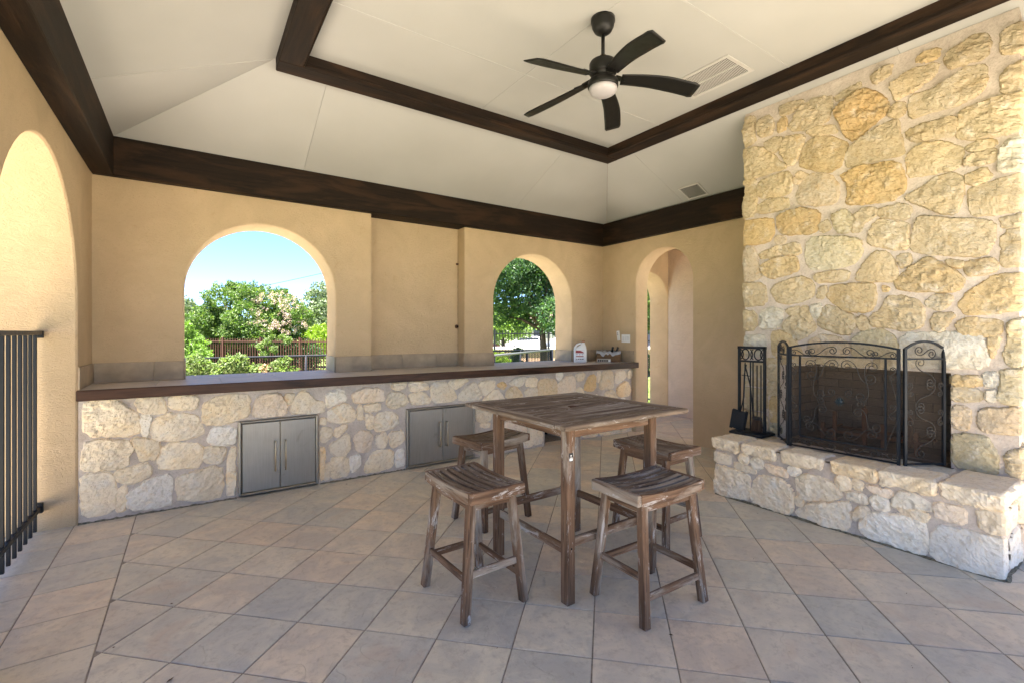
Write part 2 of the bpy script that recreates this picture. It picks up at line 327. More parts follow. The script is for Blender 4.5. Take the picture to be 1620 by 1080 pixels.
CHIM='c 2461,3447 2440,3469 2389,3450 2389,3321 2379,3199 2455,3194;c 2360,3399 2234,3410 2210,3238 2340,3245;g 2164,3326 2114,3350 2096,3236 2173,3225;c 2159,3448 2051,3442 1956,3431 1999,3393 2069,3356 2150,3368;c 2025,3321 1965,3380 1865,3403 1738,3368 1745,3258 1777,3174 1931,3167 2060,3204 2078,3248;c 1715,3350 1647,3373 1545,3404 1538,3368 1617,3343 1699,3317;o 1722,3249 1588,3314 1531,3340 1414,3258 1354,3145 1380,3091 1468,3027 1581,2950 1639,3012 1692,3168;c 1931,3149 1857,3159 1722,3128 1699,3059 1785,3071 1881,3096;c 2291,3170 2205,3189 2132,3164 2168,3072 2215,3058 2272,3125;c 2123,3151 2051,3155 1948,3119 1982,3012 2034,2899 2087,2906 2159,3050;g 1948,3037 1881,3069 1738,3038 1624,2939 1647,2861 1677,2777 1761,2749 1881,2809 1999,2880;c 1639,2851 1595,2913 1427,2996 1309,3024 1302,2935 1277,2832 1265,2742 1400,2760 1552,2757 1639,2757;c 2461,3166 2340,3147 2196,3024 2178,2970 2105,2911 2105,2883 2234,2882 2399,2879 2461,2885;c 1468,3428 1335,3447 1361,3371 1447,3345;c 1347,3286 1271,3331 1191,3349 1062,3326 1091,3257 1191,3203 1271,3182 1315,3169;g 1191,3402 1167,3437 1062,3430 1068,3373 1131,3374;c 1034,3350 990,3387 894,3424 822,3408 807,3310 827,3250 920,3259 1006,3263;c 1227,3156 1131,3147 1017,3180 936,3223 827,3201 827,3075 868,3029 962,2996 1085,3000 1227,2994 1233,3081;c 753,3386 696,3403 682,3409 682,3220 743,3230 753,3303;c 748,3123 682,3173 682,2971 710,2956 753,2967;c 957,2936 899,2949 782,2958 682,2957 682,2708 807,2717 936,2747 973,2789 957,2856;c 1246,2907 1120,2931 979,2915 968,2860 984,2793 1073,2802 1215,2827 1240,2866;c 1246,2736 1167,2780 1073,2772 973,2709 941,2670 957,2559 1028,2558 1131,2557 1240,2571;c 925,2693 857,2707 792,2692 782,2647 857,2643 904,2658;c 936,2567 909,2624 787,2634 782,2550 857,2551;w 753,2623 719,2667 682,2661 682,2459 758,2467 763,2564;c 1252,2427 1137,2475 1096,2517 990,2532 941,2475 946,2361 979,2245 1045,2266 1131,2330 1215,2379;c 930,2486 832,2516 802,2458 812,2440 878,2415 925,2449;c 909,2395 782,2418 682,2445 682,2203 758,2199 888,2219 909,2302;c 1420,2369 1277,2378 1221,2334 1240,2260 1341,2289 1414,2319;o 1677,2708 1516,2730 1302,2699 1265,2578 1258,2475 1328,2421 1538,2436 1639,2468 1617,2556 1624,2626;c 2461,2825 2379,2814 2369,2703 2379,2528 2450,2512 2476,2598;c 2471,2878 2374,2857 2374,2823 2461,2835;c 2360,2819 2096,2852 2051,2784 2060,2666 2123,2644 2350,2679;p 2025,2795 1999,2825 1914,2765 1999,2715 2025,2740;p 2016,2627 1973,2717 1889,2776 1745,2727 1699,2645 1692,2540 1722,2487 1832,2494 1990,2539;c 2360,2602 2291,2636 2087,2616 2078,2540 2141,2525 2360,2534;o 2471,2487 2224,2467 2205,2339 2253,2251 2471,2266;o 2168,2475 1999,2504 1832,2432 1840,2345 1865,2269 2123,2296 2168,2370;v 1745,2379 1654,2420 1595,2357 1588,2280 1617,2234 1699,2249;c 1584,2363 1502,2396 1434,2372 1434,2332 1516,2283 1545,2221 1602,2232 1577,2294;c 1482,2161 1461,2256 1414,2287 1240,2229 1252,2138 1240,2043 1335,2057 1475,2119;p 2471,2175 2399,2225 2369,2161 2350,2050 2320,1930 2450,1902 2471,2025;c 2350,2158 2141,2205 2141,2120 2320,2105;c 2132,2203 1999,2201 1982,2107 2123,2117;g 2320,2047 2205,2091 2025,2095 1999,1972 2087,1944 2234,1921 2301,1967;v 1931,2191 1881,2228 1707,2207 1545,2155 1531,2045 1588,1977 1722,1950 1898,1961 1939,2056;c 1559,1898 1441,2048 1367,2038 1328,1961 1302,1855 1315,1809 1502,1826 1566,1849;c 1302,1981 1277,2001 1227,1995 1215,1939 1277,1900;c 1227,2033 1203,2191 1167,2269 1039,2213 909,2194 787,2149 792,2025 837,1934 1017,1973 1143,1991;c 758,2171 682,2176 682,2109 748,2107;c 748,2073 682,2102 682,1853 739,1852 753,1888;c 1028,1930 941,1912 952,1870 1017,1900;c 930,1868 920,1902 807,1909 777,1891 782,1823 857,1817 909,1815;g 1315,1825 1240,1880 1131,1966 1051,1904 952,1812 941,1768 973,1712 1215,1730 1309,1753;g 920,1694 832,1751 792,1796 719,1796 682,1785 682,1583 857,1549 930,1551 962,1610;c 1137,1641 1108,1685 1006,1686 1001,1634 1056,1585 1120,1603;c 1468,1553 1387,1607 1361,1693 1283,1696 1179,1651 1149,1589 1161,1467 1252,1445 1380,1470 1468,1487;c 1108,1527 1085,1556 984,1553 1028,1480 1056,1436 1102,1452;g 973,1487 914,1522 758,1497 763,1414 857,1400 952,1421;c 2461,1893 2291,1878 2272,1683 2461,1683;c 2234,1835 2016,1910 1923,1882 1873,1833 1881,1735 1965,1695 2114,1685 2196,1717;c 1865,1913 1722,1924 1617,1913 1624,1854 1730,1847 1849,1849;c 1832,1803 1777,1807 1800,1712 1849,1715;g 1777,1720 1745,1805 1573,1807 1447,1797 1434,1674 1482,1586 1632,1600 1738,1682;g 1387,1775 1354,1765 1361,1733 1387,1735;c 2461,1643 2369,1619 2374,1461 2461,1452;w 2330,1618 2234,1652 2132,1629 2141,1535 2178,1469 2330,1461;c 2105,1628 1999,1651 1999,1605 2069,1580;c 2132,1488 2025,1606 1931,1657 1889,1529 1857,1457 1965,1376 2016,1367 2114,1450;w 1906,1656 1816,1660 1840,1546 1881,1556;c 1840,1528 1792,1650 1707,1629 1581,1548 1581,1489 1617,1405 1684,1422 1840,1484;c 1566,1530 1509,1554 1475,1487 1482,1455 1545,1447;v 1595,1321 1588,1371 1538,1422 1407,1454 1322,1390 1309,1295 1309,1240 1588,1237;p 1906,1359 1816,1404 1692,1387 1617,1320 1632,1243 1923,1223;g 2224,1422 2168,1441 2069,1403 2008,1330 1965,1221 2215,1202;w 2461,1382 2301,1402 2281,1306 2291,1208 2461,1201;c 2281,1141 2281,1184 1881,1202 1881,1167;c 1857,1168 1849,1204 1588,1220 1475,1208 1482,1163;c 1454,1160 1447,1214 1315,1216 1309,1161;w 1281,1415 1015,1421 853,1432 838,1356 818,1269 826,1204 1015,1176 1076,1178 1281,1171;c 810,1400 761,1400 776,1314 803,1259;g 997,1125 869,1129 838,1104 857,1075 989,1064;w 834,1159 776,1163 776,1077 834,1078;v 719,1495 697,1516 685,1510 683,1222 716,1210 742,1272 719,1347 723,1427;v 763,1043 748,1120 753,1181 691,1205 689,1124 689,1023 691,965 748,969 768,994;c 990,1020 979,1050 852,1041 852,977 925,962 990,961;w 827,1036 782,1048 782,978 827,973;p 990,888 979,919 909,913 907,821 925,768 979,766 990,808;p 857,906 748,934 691,942 691,793 729,773 847,774 868,827;v 990,713 925,732 827,728 792,665 777,592 777,495 837,494 990,508;c 739,641 691,719 691,496 719,496;o 2239,837 2178,844 2178,622 2239,624;c 2256,1142 2166,1136 2166,1005 2256,997;c 2256,974 2166,982 2166,874 2256,870;c 2446,1150 2285,1146 2285,937 2446,934;c 2446,898 2274,903 2274,717 2446,706;c 2446,670 2274,677 2274,497 2446,490'
HEAR='c 2451,256 2224,245 2139,215 2149,37 2301,20 2451,-1;c 2451,376 2324,360 2324,285 2451,300;c 2279,316 2108,294 2097,266 2160,261 2279,274;p 2027,353 1854,345 1854,297 1968,308;c 2118,189 2057,256 1891,258 1808,213 1808,17 1987,10 2128,38;c 1781,305 1711,351 1552,345 1473,260 1505,233 1643,175 1746,164;c 1799,25 1685,135 1497,200 1420,223 1427,20 1576,14;c 1443,295 1331,300 1317,245 1435,253;c 1405,132 1361,215 1310,205 1324,166 1390,111;p 1322,374 1184,370 1184,329 1294,340;w 1170,325 1137,379 1048,376 975,335 975,308 1048,301 1177,270;c 1144,263 1048,289 993,271 1005,224 1073,226 1131,247;p 957,363 816,361 821,270 946,275 960,308;c 770,375 680,396 680,268 751,264;w 1366,79 1294,196 1124,225 1011,214 1005,154 996,32 1086,-2 1170,15 1344,27;w 981,116 940,223 773,235 680,225 677,27 799,1 975,17'
CAPS='c 2463,483 2235,515 2257,400 2463,406;c 2202,479 1939,501 1997,420 2202,417;c 1882,503 1609,504 1601,424 1728,412 1882,425;c 1536,493 1275,509 1268,427 1390,404 1536,430;c 1245,495 963,508 963,419 1238,397;c 940,506 670,498 670,420 705,402 940,422'
COUN='c -669,885 -603,918 -484,909 -430,855 -352,787 -336,644 -422,624 -661,663;c -367,900 -296,919 -197,902 -172,786 -255,783 -336,806;c -147,908 44,899 26,805 -62,802 -147,830;c 79,660 79,811 143,870 264,892 419,877 409,703 322,678 227,650;w -336,776 -263,769 -296,609 -320,612;c -279,689 -214,754 -130,777 35,740 53,674 93,594 -1,562 -130,557 -255,573;w 107,517 143,626 312,618 312,468 161,477;c -676,530 -647,613 -407,592 -367,517 -407,482 -407,402 -484,384 -676,396;c -391,610 -222,559 -214,506 -239,417 -279,444 -328,410 -344,493;c -214,341 -222,394 -197,494 -130,531 70,500 62,319 -88,321;c 84,466 227,446 236,412 198,319 84,347;c -484,355 -296,400 -267,350 -279,291 -407,252 -476,284;c -676,367 -499,347 -484,216 -491,60 -669,49 -683,215;c -476,215 -422,245 -430,57 -476,46;w -414,173 -296,253 -134,287 -139,48 -197,39 -407,52;c -100,250 208,307 217,86 180,27 -88,58 -105,156;c 255,310 279,428 307,435 307,41 255,40;p 451,801 517,876 653,877 713,779 703,692 556,679 446,695;c 698,863 774,869 764,819 733,767;c 744,694 764,808 857,896 952,793 1038,764 1038,677 878,681;w 1060,854 1206,885 1246,782 1115,734 1071,726;c 1077,680 1251,746 1333,632 1309,563 1160,561 1077,587;p 1309,824 1416,877 1600,853 1625,740 1501,738 1321,740;c 1650,726 1675,810 1818,800 1884,694 1714,646 1663,675;c 1701,883 1857,893 1831,850 1727,844;c 1006,618 1060,612 1049,556 1006,572;c 1006,526 1099,521 1110,456 1060,393 1006,395;c 1138,500 1251,534 1240,488 1160,427 1132,442;c 1093,354 1263,450 1280,294 1228,231 1138,255 1093,308;c 1416,702 1575,713 1575,646 1428,647;c 1428,599 1501,610 1501,470 1452,476;c 1525,602 1688,623 1765,566 1765,478 1562,427 1525,468;p 1321,407 1392,459 1501,410 1476,243 1345,261;c 1537,369 1625,419 1650,330 1625,259 1550,269;c 1675,401 1818,410 1831,307 1727,245 1688,275;c 1099,168 1115,224 1251,215 1274,94 1251,39 1099,35;w 1280,211 1368,222 1380,125 1333,84 1298,66;c 1428,117 1525,236 1714,222 1714,60 1562,29 1440,37;g 1006,343 1044,326 1038,52 1006,23;w 1752,204 1824,220 1838,53 1740,44;c 1356,702 1392,711 1398,566 1356,570;c 1055,175 1093,192 1082,32 1044,33;c 1708,902 1850,910 1838,861 1770,838 1713,858;c 1885,902 2027,899 2099,878 2112,821 1908,812;c 1896,713 1885,780 2063,790 2124,706 2112,673 1931,677;c 2136,882 2299,884 2402,813 2448,704 2402,673 2148,676;c 2468,726 2616,841 2685,861 2768,680 2698,667 2481,672;c 2338,876 2455,904 2602,896 2508,842 2428,800;c 2726,865 2955,870 2940,791 2797,690;c 2790,642 2970,770 3081,644 3074,594 2811,603;o 2984,819 3044,840 3104,805 3074,757 3014,786;c 2698,564 2897,522 2897,411 2754,401 2698,431;c 2754,377 2882,376 2882,326 2754,341;c 3149,828 3272,878 3383,885 3367,828 3319,779 3195,800;c 3399,846 3431,870 3577,862 3561,764 3399,774;g 3104,654 3111,729 3226,785 3319,715 3351,648 3319,612;c 3383,724 3561,751 3569,632 3415,631;g 3594,802 3644,839 3884,826 3884,649 3849,611 3594,630;p 3901,757 4062,864 4190,851 4190,655 4153,602 3919,620;c 4208,878 4378,891 4340,801 4246,792;o 4349,673 4455,844 4573,853 4583,701 4514,633;c 4613,894 4673,892 4632,741 4603,786;c 4653,711 4713,890 4878,897 4920,754 4920,650 4673,651;c 4962,878 5134,886 5177,800 4962,692;g 4983,646 5177,739 5277,611 5221,523 5026,523;c 4754,602 4920,620 4983,541 4983,436 4754,485;c 5204,878 5311,878 5299,779 5204,776;p 3074,355 3319,329 3415,241 3383,154 3104,214;c 3447,290 3644,228 3644,56 3544,36 3447,94;c 3319,111 3512,73 3479,25 3319,33;c 4673,98 5026,103 5047,-5 4673,11;c 5069,98 5311,102 5299,-12 5069,0;c 4340,122 4573,109 4613,11 4340,23'
# ---------------------------------------------------------------- room dimensions (metres, camera stands at x=0 y=0)
LX, RX, WY, WT = -.70, 5.30, 5.29, .40
ZB, ZT = 2.76, 3.09            # beam bottom / top
SY = -.15
HXT = .255; HYT = .2515        # half diagonals of the floor tiles
rnd = random.Random(5)

# ---------------------------------------------------------------- walls with arches
def arch_wall(u0, u1, z0, z1, opens, fn, th, seg=28, b=.014):
    """opens: (centre, half width, springing z, base z[, rise]). fn(u, w, z) -> xyz, w = 0 room face .. th outer face"""
    mb = MB()
    def Q(*p): mb.add([fn(*q) for q in p], [(0, 1, 2, 3)])
    cur = u0
    for side in (0, 1):
        w0 = 0 if side == 0 else th; wb = b if side == 0 else th-b; cur = u0
        for c, hw, zs, zb, *r in sorted(opens):
            rise = r[0] if r else hw; H = hw+b; RZ = rise+b
            Q((cur, w0, z0), (c-H, w0, z0), (c-H, w0, z1), (cur, w0, z1))
            if zb > z0: Q((c-H, w0, z0), (c+H, w0, z0), (c+H, w0, zb), (c-H, w0, zb))
            P = [(c-H, zb), (c-H, zs)]+[(c-H*math.cos(math.pi*i/seg), zs+RZ*math.sin(math.pi*i/seg)) for i in range(1, seg)]+[(c+H, zs), (c+H, zb)]
            I = [(c-hw, zb), (c-hw, zs)]+[(c-hw*math.cos(math.pi*i/seg), zs+rise*math.sin(math.pi*i/seg)) for i in range(1, seg)]+[(c+hw, zs), (c+hw, zb)]
            for (a0, a1), (b0, b1) in zip(P[1:-2], P[2:-1]):
                Q((a0, w0, a1), (b0, w0, b1), (b0, w0, z1), (a0, w0, z1))
            for i in range(len(P)-1):      # rounded arris in two steps
                for t0, t1 in ((0., .45), (.45, 1.)):
                    def mixp(j, t): return (P[j][0]+(I[j][0]-P[j][0])*t, w0+(wb-w0)*t*t*.9 if t < 1 else wb, P[j][1]+(I[j][1]-P[j][1])*t)
                    q = [mixp(i, t0), mixp(i+1, t0), mixp(i+1, t1), mixp(i, t1)]; Q(*q)
            if side == 0:
                for i in range(len(I)-1):
                    n = 3
                    for j in range(n):
                        wa, wc = b+(th-2*b)*j/n, b+(th-2*b)*(j+1)/n
                        Q((I[i][0], wa, I[i][1]), (I[i+1][0], wa, I[i+1][1]), (I[i+1][0], wc, I[i+1][1]), (I[i][0], wc, I[i][1]))
                if zb > z0: Q((c-H, 0, zb), (c+H, 0, zb), (c+H, th, zb), (c-H, th, zb))
            cur = c+H
        Q((cur, w0, z0), (u1, w0, z0), (u1, w0, z1), (cur, w0, z1))
    Q((u0, 0, z1), (u1, 0, z1), (u1, th, z1), (u0, th, z1)); Q((u0, 0, z0), (u0, 0, z1), (u0, th, z1), (u0, th, z0)); Q((u1, 0, z0), (u1, 0, z1), (u1, th, z1), (u1, th, z0))
    return mb
fB = lambda u, w, z: (u, WY+w, z)
A1 = (.612, .673, 1.83, 1.0); A2 = (3.98, .684, 1.836, 1.0); AV = (6.407, .473, 1.97, 0.)
wall_b = arch_wall(LX-.40, 1.67, 0, 3.3, [A1], fB, WT); 
wb2 = arch_wall(2.862, 7.30, 0, 3.3, [A2, AV], fB, WT); wall_b.add(wb2.v, wb2.f)
wall_b.box(1.672, 2.860, 5.47, WY+WT, 0, 3.3)
wback = wall_b.build('wall_back', M['stucco']); tag(wback, 'tan stucco wall behind the stone counter with two arched openings and a shallow recess', 'wall', kind='structure')
fL = lambda u, w, z: (LX-w, u, z)
wl_ = arch_wall(2.55, WY-.001, 0, 3.3, [(3.78, .92, 1.61, 0.)], fL, .42)
wleft = wl_.build('wall_left', M['stucco']); tag(wleft, 'tan stucco wall on the left with a tall floor level archway behind the black railing', 'wall', kind='structure')
fR = lambda u, w, z: (RX+w, u, z)
wr = arch_wall(.40, WY-.001, 0, 3.3, [(4.165, .465, 2.12, 0.)], fR, .26)
wright = wr.build('wall_right', M['stucco']); tag(wright, 'tan stucco wall on the right with a narrow arched doorway beside the stone fireplace', 'wall', kind='structure')
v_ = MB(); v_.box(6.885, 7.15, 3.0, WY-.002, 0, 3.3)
vw = v_.build('wall_passage', M['stucco2']); tag(vw, 'stucco side wall of the passage beyond the narrow arched doorway, daylight painted into its paler colour', 'wall', kind='structure')
vc = MB().box(5.562, 6.883, 3.1, WY-.002, 2.95, 3.0).build('ceiling_passage', M['stucco']); tag(vc, 'plastered ceiling over the passage beyond the narrow arched doorway', 'ceiling', kind='structure')

# ---------------------------------------------------------------- floor: diagonal tiles with a straight border row
FX0, FX1, FY0, FY1 = -1.14, 6.88, -2.6, 5.69
floor = MB().box(-2.4, 7.6, -5.2, 5.69, -.30, -.0045).build('floor', M['grout']); tag(floor, 'patio floor of large slate look tiles laid on the diagonal with a straight border at the left', 'floor', kind='structure')
blocks = [(LX-.42, LX, WY-.59-.001, 9), (LX-.42, LX, 1.67, 2.86), (-.70, 5.30, 4.725, 9), (5.30, 5.56, 4.63, 9), (5.30, 5.56, .4, 3.70), (3.88, 5.3, .69, 2.45)]
def sub_blocks(p):
    cx = sum(q[0] for q in p)/len(p); cy_ = sum(q[1] for q in p)/len(p)
    for x0, x1, y0, y1 in blocks:
        if all(x0 < q[0] < x1 and y0 < q[1] < y1 for q in p): return False
    return True
tiles = []
J = .0035
def put(p):
    if len(p) < 3: return
    if area(p) < 0: p = p[::-1]
    if area(p) < .0012: return
    q = inset(p, J)
    if area(q) < .0008 or not sub_blocks(q): return
    # drop degenerate slivers
    if max(math.dist(a, b) for a in q for b in q) > .6: return
    tiles.append(q)
yj = [4.291-.357*i for i in range(-2, 30)]
for i in range(len(yj)-1):
    put(cliprect([(-.72, yj[i+1]), (-.36, yj[i+1]), (-.36, yj[i]), (-.72, yj[i])], -3, 9, -5.1, 4.712))
    for j in range(4): put(cliprect([(-1.08-.36*j, yj[i+1]), (-.72-.36*j, yj[i+1]), (-.72-.36*j, yj[i]), (-1.08-.36*j, yj[i])], -3, 9, -5.1, 4.712))
for a in range(-12, 30):
    for b_ in range(-34, 20):
        if (a+b_) % 2: continue
        x, y = 1.196+HXT*a, 1.764+HYT*b_
        d = [(x-HXT, y), (x, y-HYT), (x+HXT, y), (x, y+HYT)]
        # centre of a tile is offset from the vertices by one half diagonal
        d = [(p+HXT, q) for p, q in d]
        if x+HXT < 5.56: put(cliprect(d, -.3595, 5.56, -5.1, 4.86))
        if x+2*HXT > 5.56: put(cliprect(d, 5.562, 6.88, -5.1, 4.86))
for i in range(4): put([(5.2+.42*i, 4.864), (5.62+.42*i, 4.864), (5.62+.42*i, 5.27), (5.2+.42*i, 5.27)])
fwd = Vector((math.cos(R(55.85)), math.sin(R(55.85)))); rgt = Vector((fwd.y, -fwd.x))
def vis(p, slack=1.12):
    best = 0
    for q in p:
        v = Vector(q[:2]); d = v.dot(fwd)
        if d > .4 and abs(v.dot(rgt)/d) < 1.085*slack and (1.42/d) < .741*slack: best = max(best, 1/d)
    return best
order = sorted(tiles, key=lambda p: -vis(p)*10-area(p)*.01)
far = MB(); n = 0
for p in order:
    dz = rnd.uniform(-.0006, .0006); sh = MB()
    tx, ty = rnd.uniform(-.0012, .0012), rnd.uniform(-.0012, .0012)
    sh.prism(p, -.012, dz, c=.0022)
    cx = sum(q[0] for q in p)/len(p); cy_ = sum(q[1] for q in p)/len(p)
    if n < 290 and vis(p) > 0:
        sh.v = [(x-cx, y-cy_, z) for x, y, z in sh.v]
        sh.build('tile', M['tile'], floor, loc=(cx, cy_, 0)); n += 1
    else: far.add(sh.v, sh.f)
o = far.build('far_tiles', M['tile'], floor); o['kind'] = 'stuff'

# ---------------------------------------------------------------- ceiling: sloped boards, flat coffer, dark beams
KS = .4455
ceil = empty('ceiling', (0, 0, 0)); tag(ceil, 'cream painted board ceiling that slopes up to a flat coffer framed in dark beams', 'ceiling', kind='structure')
BX, BY, BXR = -.55, 5.21, 5.22
tx0, tx1, ty0, ty1 = .545, 4.205, SY+.02, 4.115
def panel(poly, zf, th=.012, gap=.0012, name='ceiling_panel'):
    if area(poly) < 0: poly = poly[::-1]
    p = inset(poly, gap); n = len(p)
    v = [(x, y, zf(x, y)) for x, y in p]+[(x, y, zf(x, y)+th) for x, y in p]
    f = [tuple(range(n))[::-1], tuple(range(n, 2*n))]+[(i, (i+1) % n, n+(i+1) % n, n+i) for i in range(n)]
    link(name, mesh(name, v, f, M['ceil']), ceil)
def strips(poly, axis, cuts, zf):
    cuts = [-99]+list(cuts)+[99]
    for a, b in zip(cuts, cuts[1:]):
        q = clip(poly, *((-1, 0, -a) if axis == 0 else (0, -1, -a))); q = clip(q, *((1, 0, b) if axis == 0 else (0, 1, b))) if len(q) > 2 else q
        if len(q) > 2: panel(q, zf)
zL = lambda x, y: ZT+KS*(x-BX); zBk = lambda x, y: ZT+KS*(BY-y); zR = lambda x, y: ZT+KS*(RX-x); zS = lambda x, y: ZT+KS*(y-SY)
strips([(BX-.1, BY), (BX-.0, BY), (tx0, ty1), (tx0, ty1+.0), (tx0, ty0), (BX, SY), (BX-.1, SY)], 1, (.48, 1.70, 2.92, 4.12), lambda x, y: min(zL(x, y), 9))
strips([(BX, BY), (BXR+.08, BY+.0), (tx1, ty1), (tx0, ty1)], 0, (.948, 3.585), zBk)
strips([(BXR+.08, BY), (BXR+.08, SY), (tx1, ty0), (tx1, ty1)], 1, (1.288, 2.063, 3.80), zR)

ix0, ix1, iy0, iy1 = .715, 4.035, SY+.19, 3.945
for a, b in ((iy0, .70), (.70, 1.92), (1.92, 3.22), (3.22, iy1)):
    for c_, d_ in ((ix0-.02, 2.324), (2.324, ix1+.02)):
        panel([(c_, a-.01*(a == iy0)), (d_, a-.01*(a == iy0)), (d_, b+.02*(b == iy1)), (c_, b+.02*(b == iy1))], lambda x, y: 3.59)
sm = MB()
for y in (.70, 1.92, 3.22): sm.cbox(ix0, ix1, y-.007, y+.007, 3.5872, 3.5905, .0008)
sm.cbox(2.317, 2.331, iy0, iy1, 3.5868, 3.5903, .0008)
sm.build('caulked_seam', M['ceil'], ceil, fix=True)
s2 = MB(); s2.bar((BX+.0, 4.12, zL(BX, 0)-.001), (tx0, 4.12, zL(tx0, 0)-.001), .012, .004); s2.build('caulked_seam', M['ceil'], ceil)
def beam(x0, x1, y0, y1, z0, z1, ax):
    b = MB().cbox(x0, x1, y0, y1, z0, z1, .006); o = b.build('beam', M['beam' if ax == 0 else 'beamY'], ceil, fix=True); return o
beam(LX, BX, SY, BY-.001, ZB, ZT+.06, 1)                 # left
beam(LX+.002, RX-.001, BY, 5.468, ZB+.001, ZT-.002, 0)   # back (its underside shows over the recess)
beam(LX, RX, BY+.02, 5.468, ZT-.001, 3.3, 0)
beam(BXR, RX, 2.47, BY-.001, ZB, ZT-.002, 1)             # right, up to the chimney
beam(BXR, RX, SY, .66, ZB, ZT-.002, 1)
beam(tx0, tx1, iy1, ty1, 3.48, 3.612, 0); beam(tx0, tx1, ty0, iy0, 3.48, 3.612, 0)
beam(tx0, ix0, iy0+.001, iy1-.001, 3.481, 3.611, 1); beam(ix1, tx1, iy0+.001, iy1-.001, 3.481, 3.611, 1)
# thin moulding on the lower inner edge of the coffer beams
for a in ((ix0+.012, ix1-.012, iy1-.012, iy1-.001, 3.483, 3.515, 0), ): beam(*a)
beam(ix1-.012, ix1-.001, iy0+.01, iy1-.002, 3.484, 3.515, 1); beam(ix0+.001, ix0+.012, iy0+.01, iy1-.002, 3.484, 3.515, 1)
roof = MB().add([(-1.75, -.35, 3.32), (5.75, -.35, 3.32), (5.75, 6.3, 3.32), (-1.75, 6.3, 3.32), (1.6, 2.2, 4.7), (2.8, 2.2, 4.7), (2.8, 2.9, 4.7), (1.6, 2.9, 4.7)],
    [(0, 1, 5, 4), (1, 2, 6, 5), (2, 3, 7, 6), (3, 0, 4, 7), (4, 5, 6, 7)])
# soffit ring
roof.box(-1.75, LX-.42, -.35, 6.3, 3.24, 3.3); roof.box(LX-.42, 7.15, 5.69, 6.3, 3.24, 3.3); roof.box(LX-.42, 5.75, -.35, .05, 3.24, 3.3)
roof.box(5.56, 7.25, 3.05, 6.1, 3.24, 3.3)
rf = roof.build('roof', m_plain('roof_tile', (.22, .12, .08), .85, 0, .2)); tag(rf, 'hipped pavilion roof over the patio seen only from below', 'roof', kind='structure')
for i, (x, y) in enumerate(((-.91, .05), (5.43, .02))):
    o = MB().cbox(x-.21, x+.21, y-.21, y+.21, 0, 2.76, .015).build('pillar', M['stucco'], fix=True); tag(o, ['square stucco pillar at the open side by the railing wall', 'square stucco pillar at the open side by the chimney', 'middle square stucco pillar of the open side'][i], 'pillar', kind='structure')
MB().cbox(LX-.42, 5.56, SY-.01, SY+.20, ZB, 3.3, .01).build('beam', M['beam'], ceil, fix=True)
MB().box(5.30, 5.56, .27, .398, ZT, 3.3).build('lintel', M['stucco'], ceil)

# ---------------------------------------------------------------- stones
def parse(s):
    r = []
    for t in s.split(';'):
        a = t.split(); r.append((a[0], [tuple(int(v)/1000 for v in q.split(',')) for q in a[1:]]))
    return r
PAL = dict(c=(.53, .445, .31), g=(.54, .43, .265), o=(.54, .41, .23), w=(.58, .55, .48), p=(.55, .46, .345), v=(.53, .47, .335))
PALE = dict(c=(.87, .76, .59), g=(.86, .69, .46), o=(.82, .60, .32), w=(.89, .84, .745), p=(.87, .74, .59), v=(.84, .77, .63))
def chaikin(p, n=1):
    for _ in range(n):
        q = []
        for i in range(len(p)):
            a, b = p[i], p[(i+1) % len(p)]; q += [(a[0]*.84+b[0]*.16, a[1]*.84+b[1]*.16), (a[0]*.16+b[0]*.84, a[1]*.16+b[1]*.84)]
        p = q
    return p
def sdist(U, Vv, p):
    """signed distance, positive inside"""
    d = np.full(U.shape, 1e9); ins = np.zeros(U.shape, bool); n = len(p)
    for i in range(n):
        ax, ay = p[i]; bx, by = p[(i+1) % n]; ex, ey = bx-ax, by-ay; L = ex*ex+ey*ey+1e-12
        t = np.clip(((U-ax)*ex+(Vv-ay)*ey)/L, 0, 1); d = np.minimum(d, np.hypot(U-ax-t*ex, Vv-ay-t*ey))
        c = ((ay > Vv) != (by > Vv)) & (U < (bx-ax)*(Vv-ay)/((by-ay) if abs(by-ay) > 1e-9 else 1e-9)+ax); ins ^= c
    return np.where(ins, d, -d)
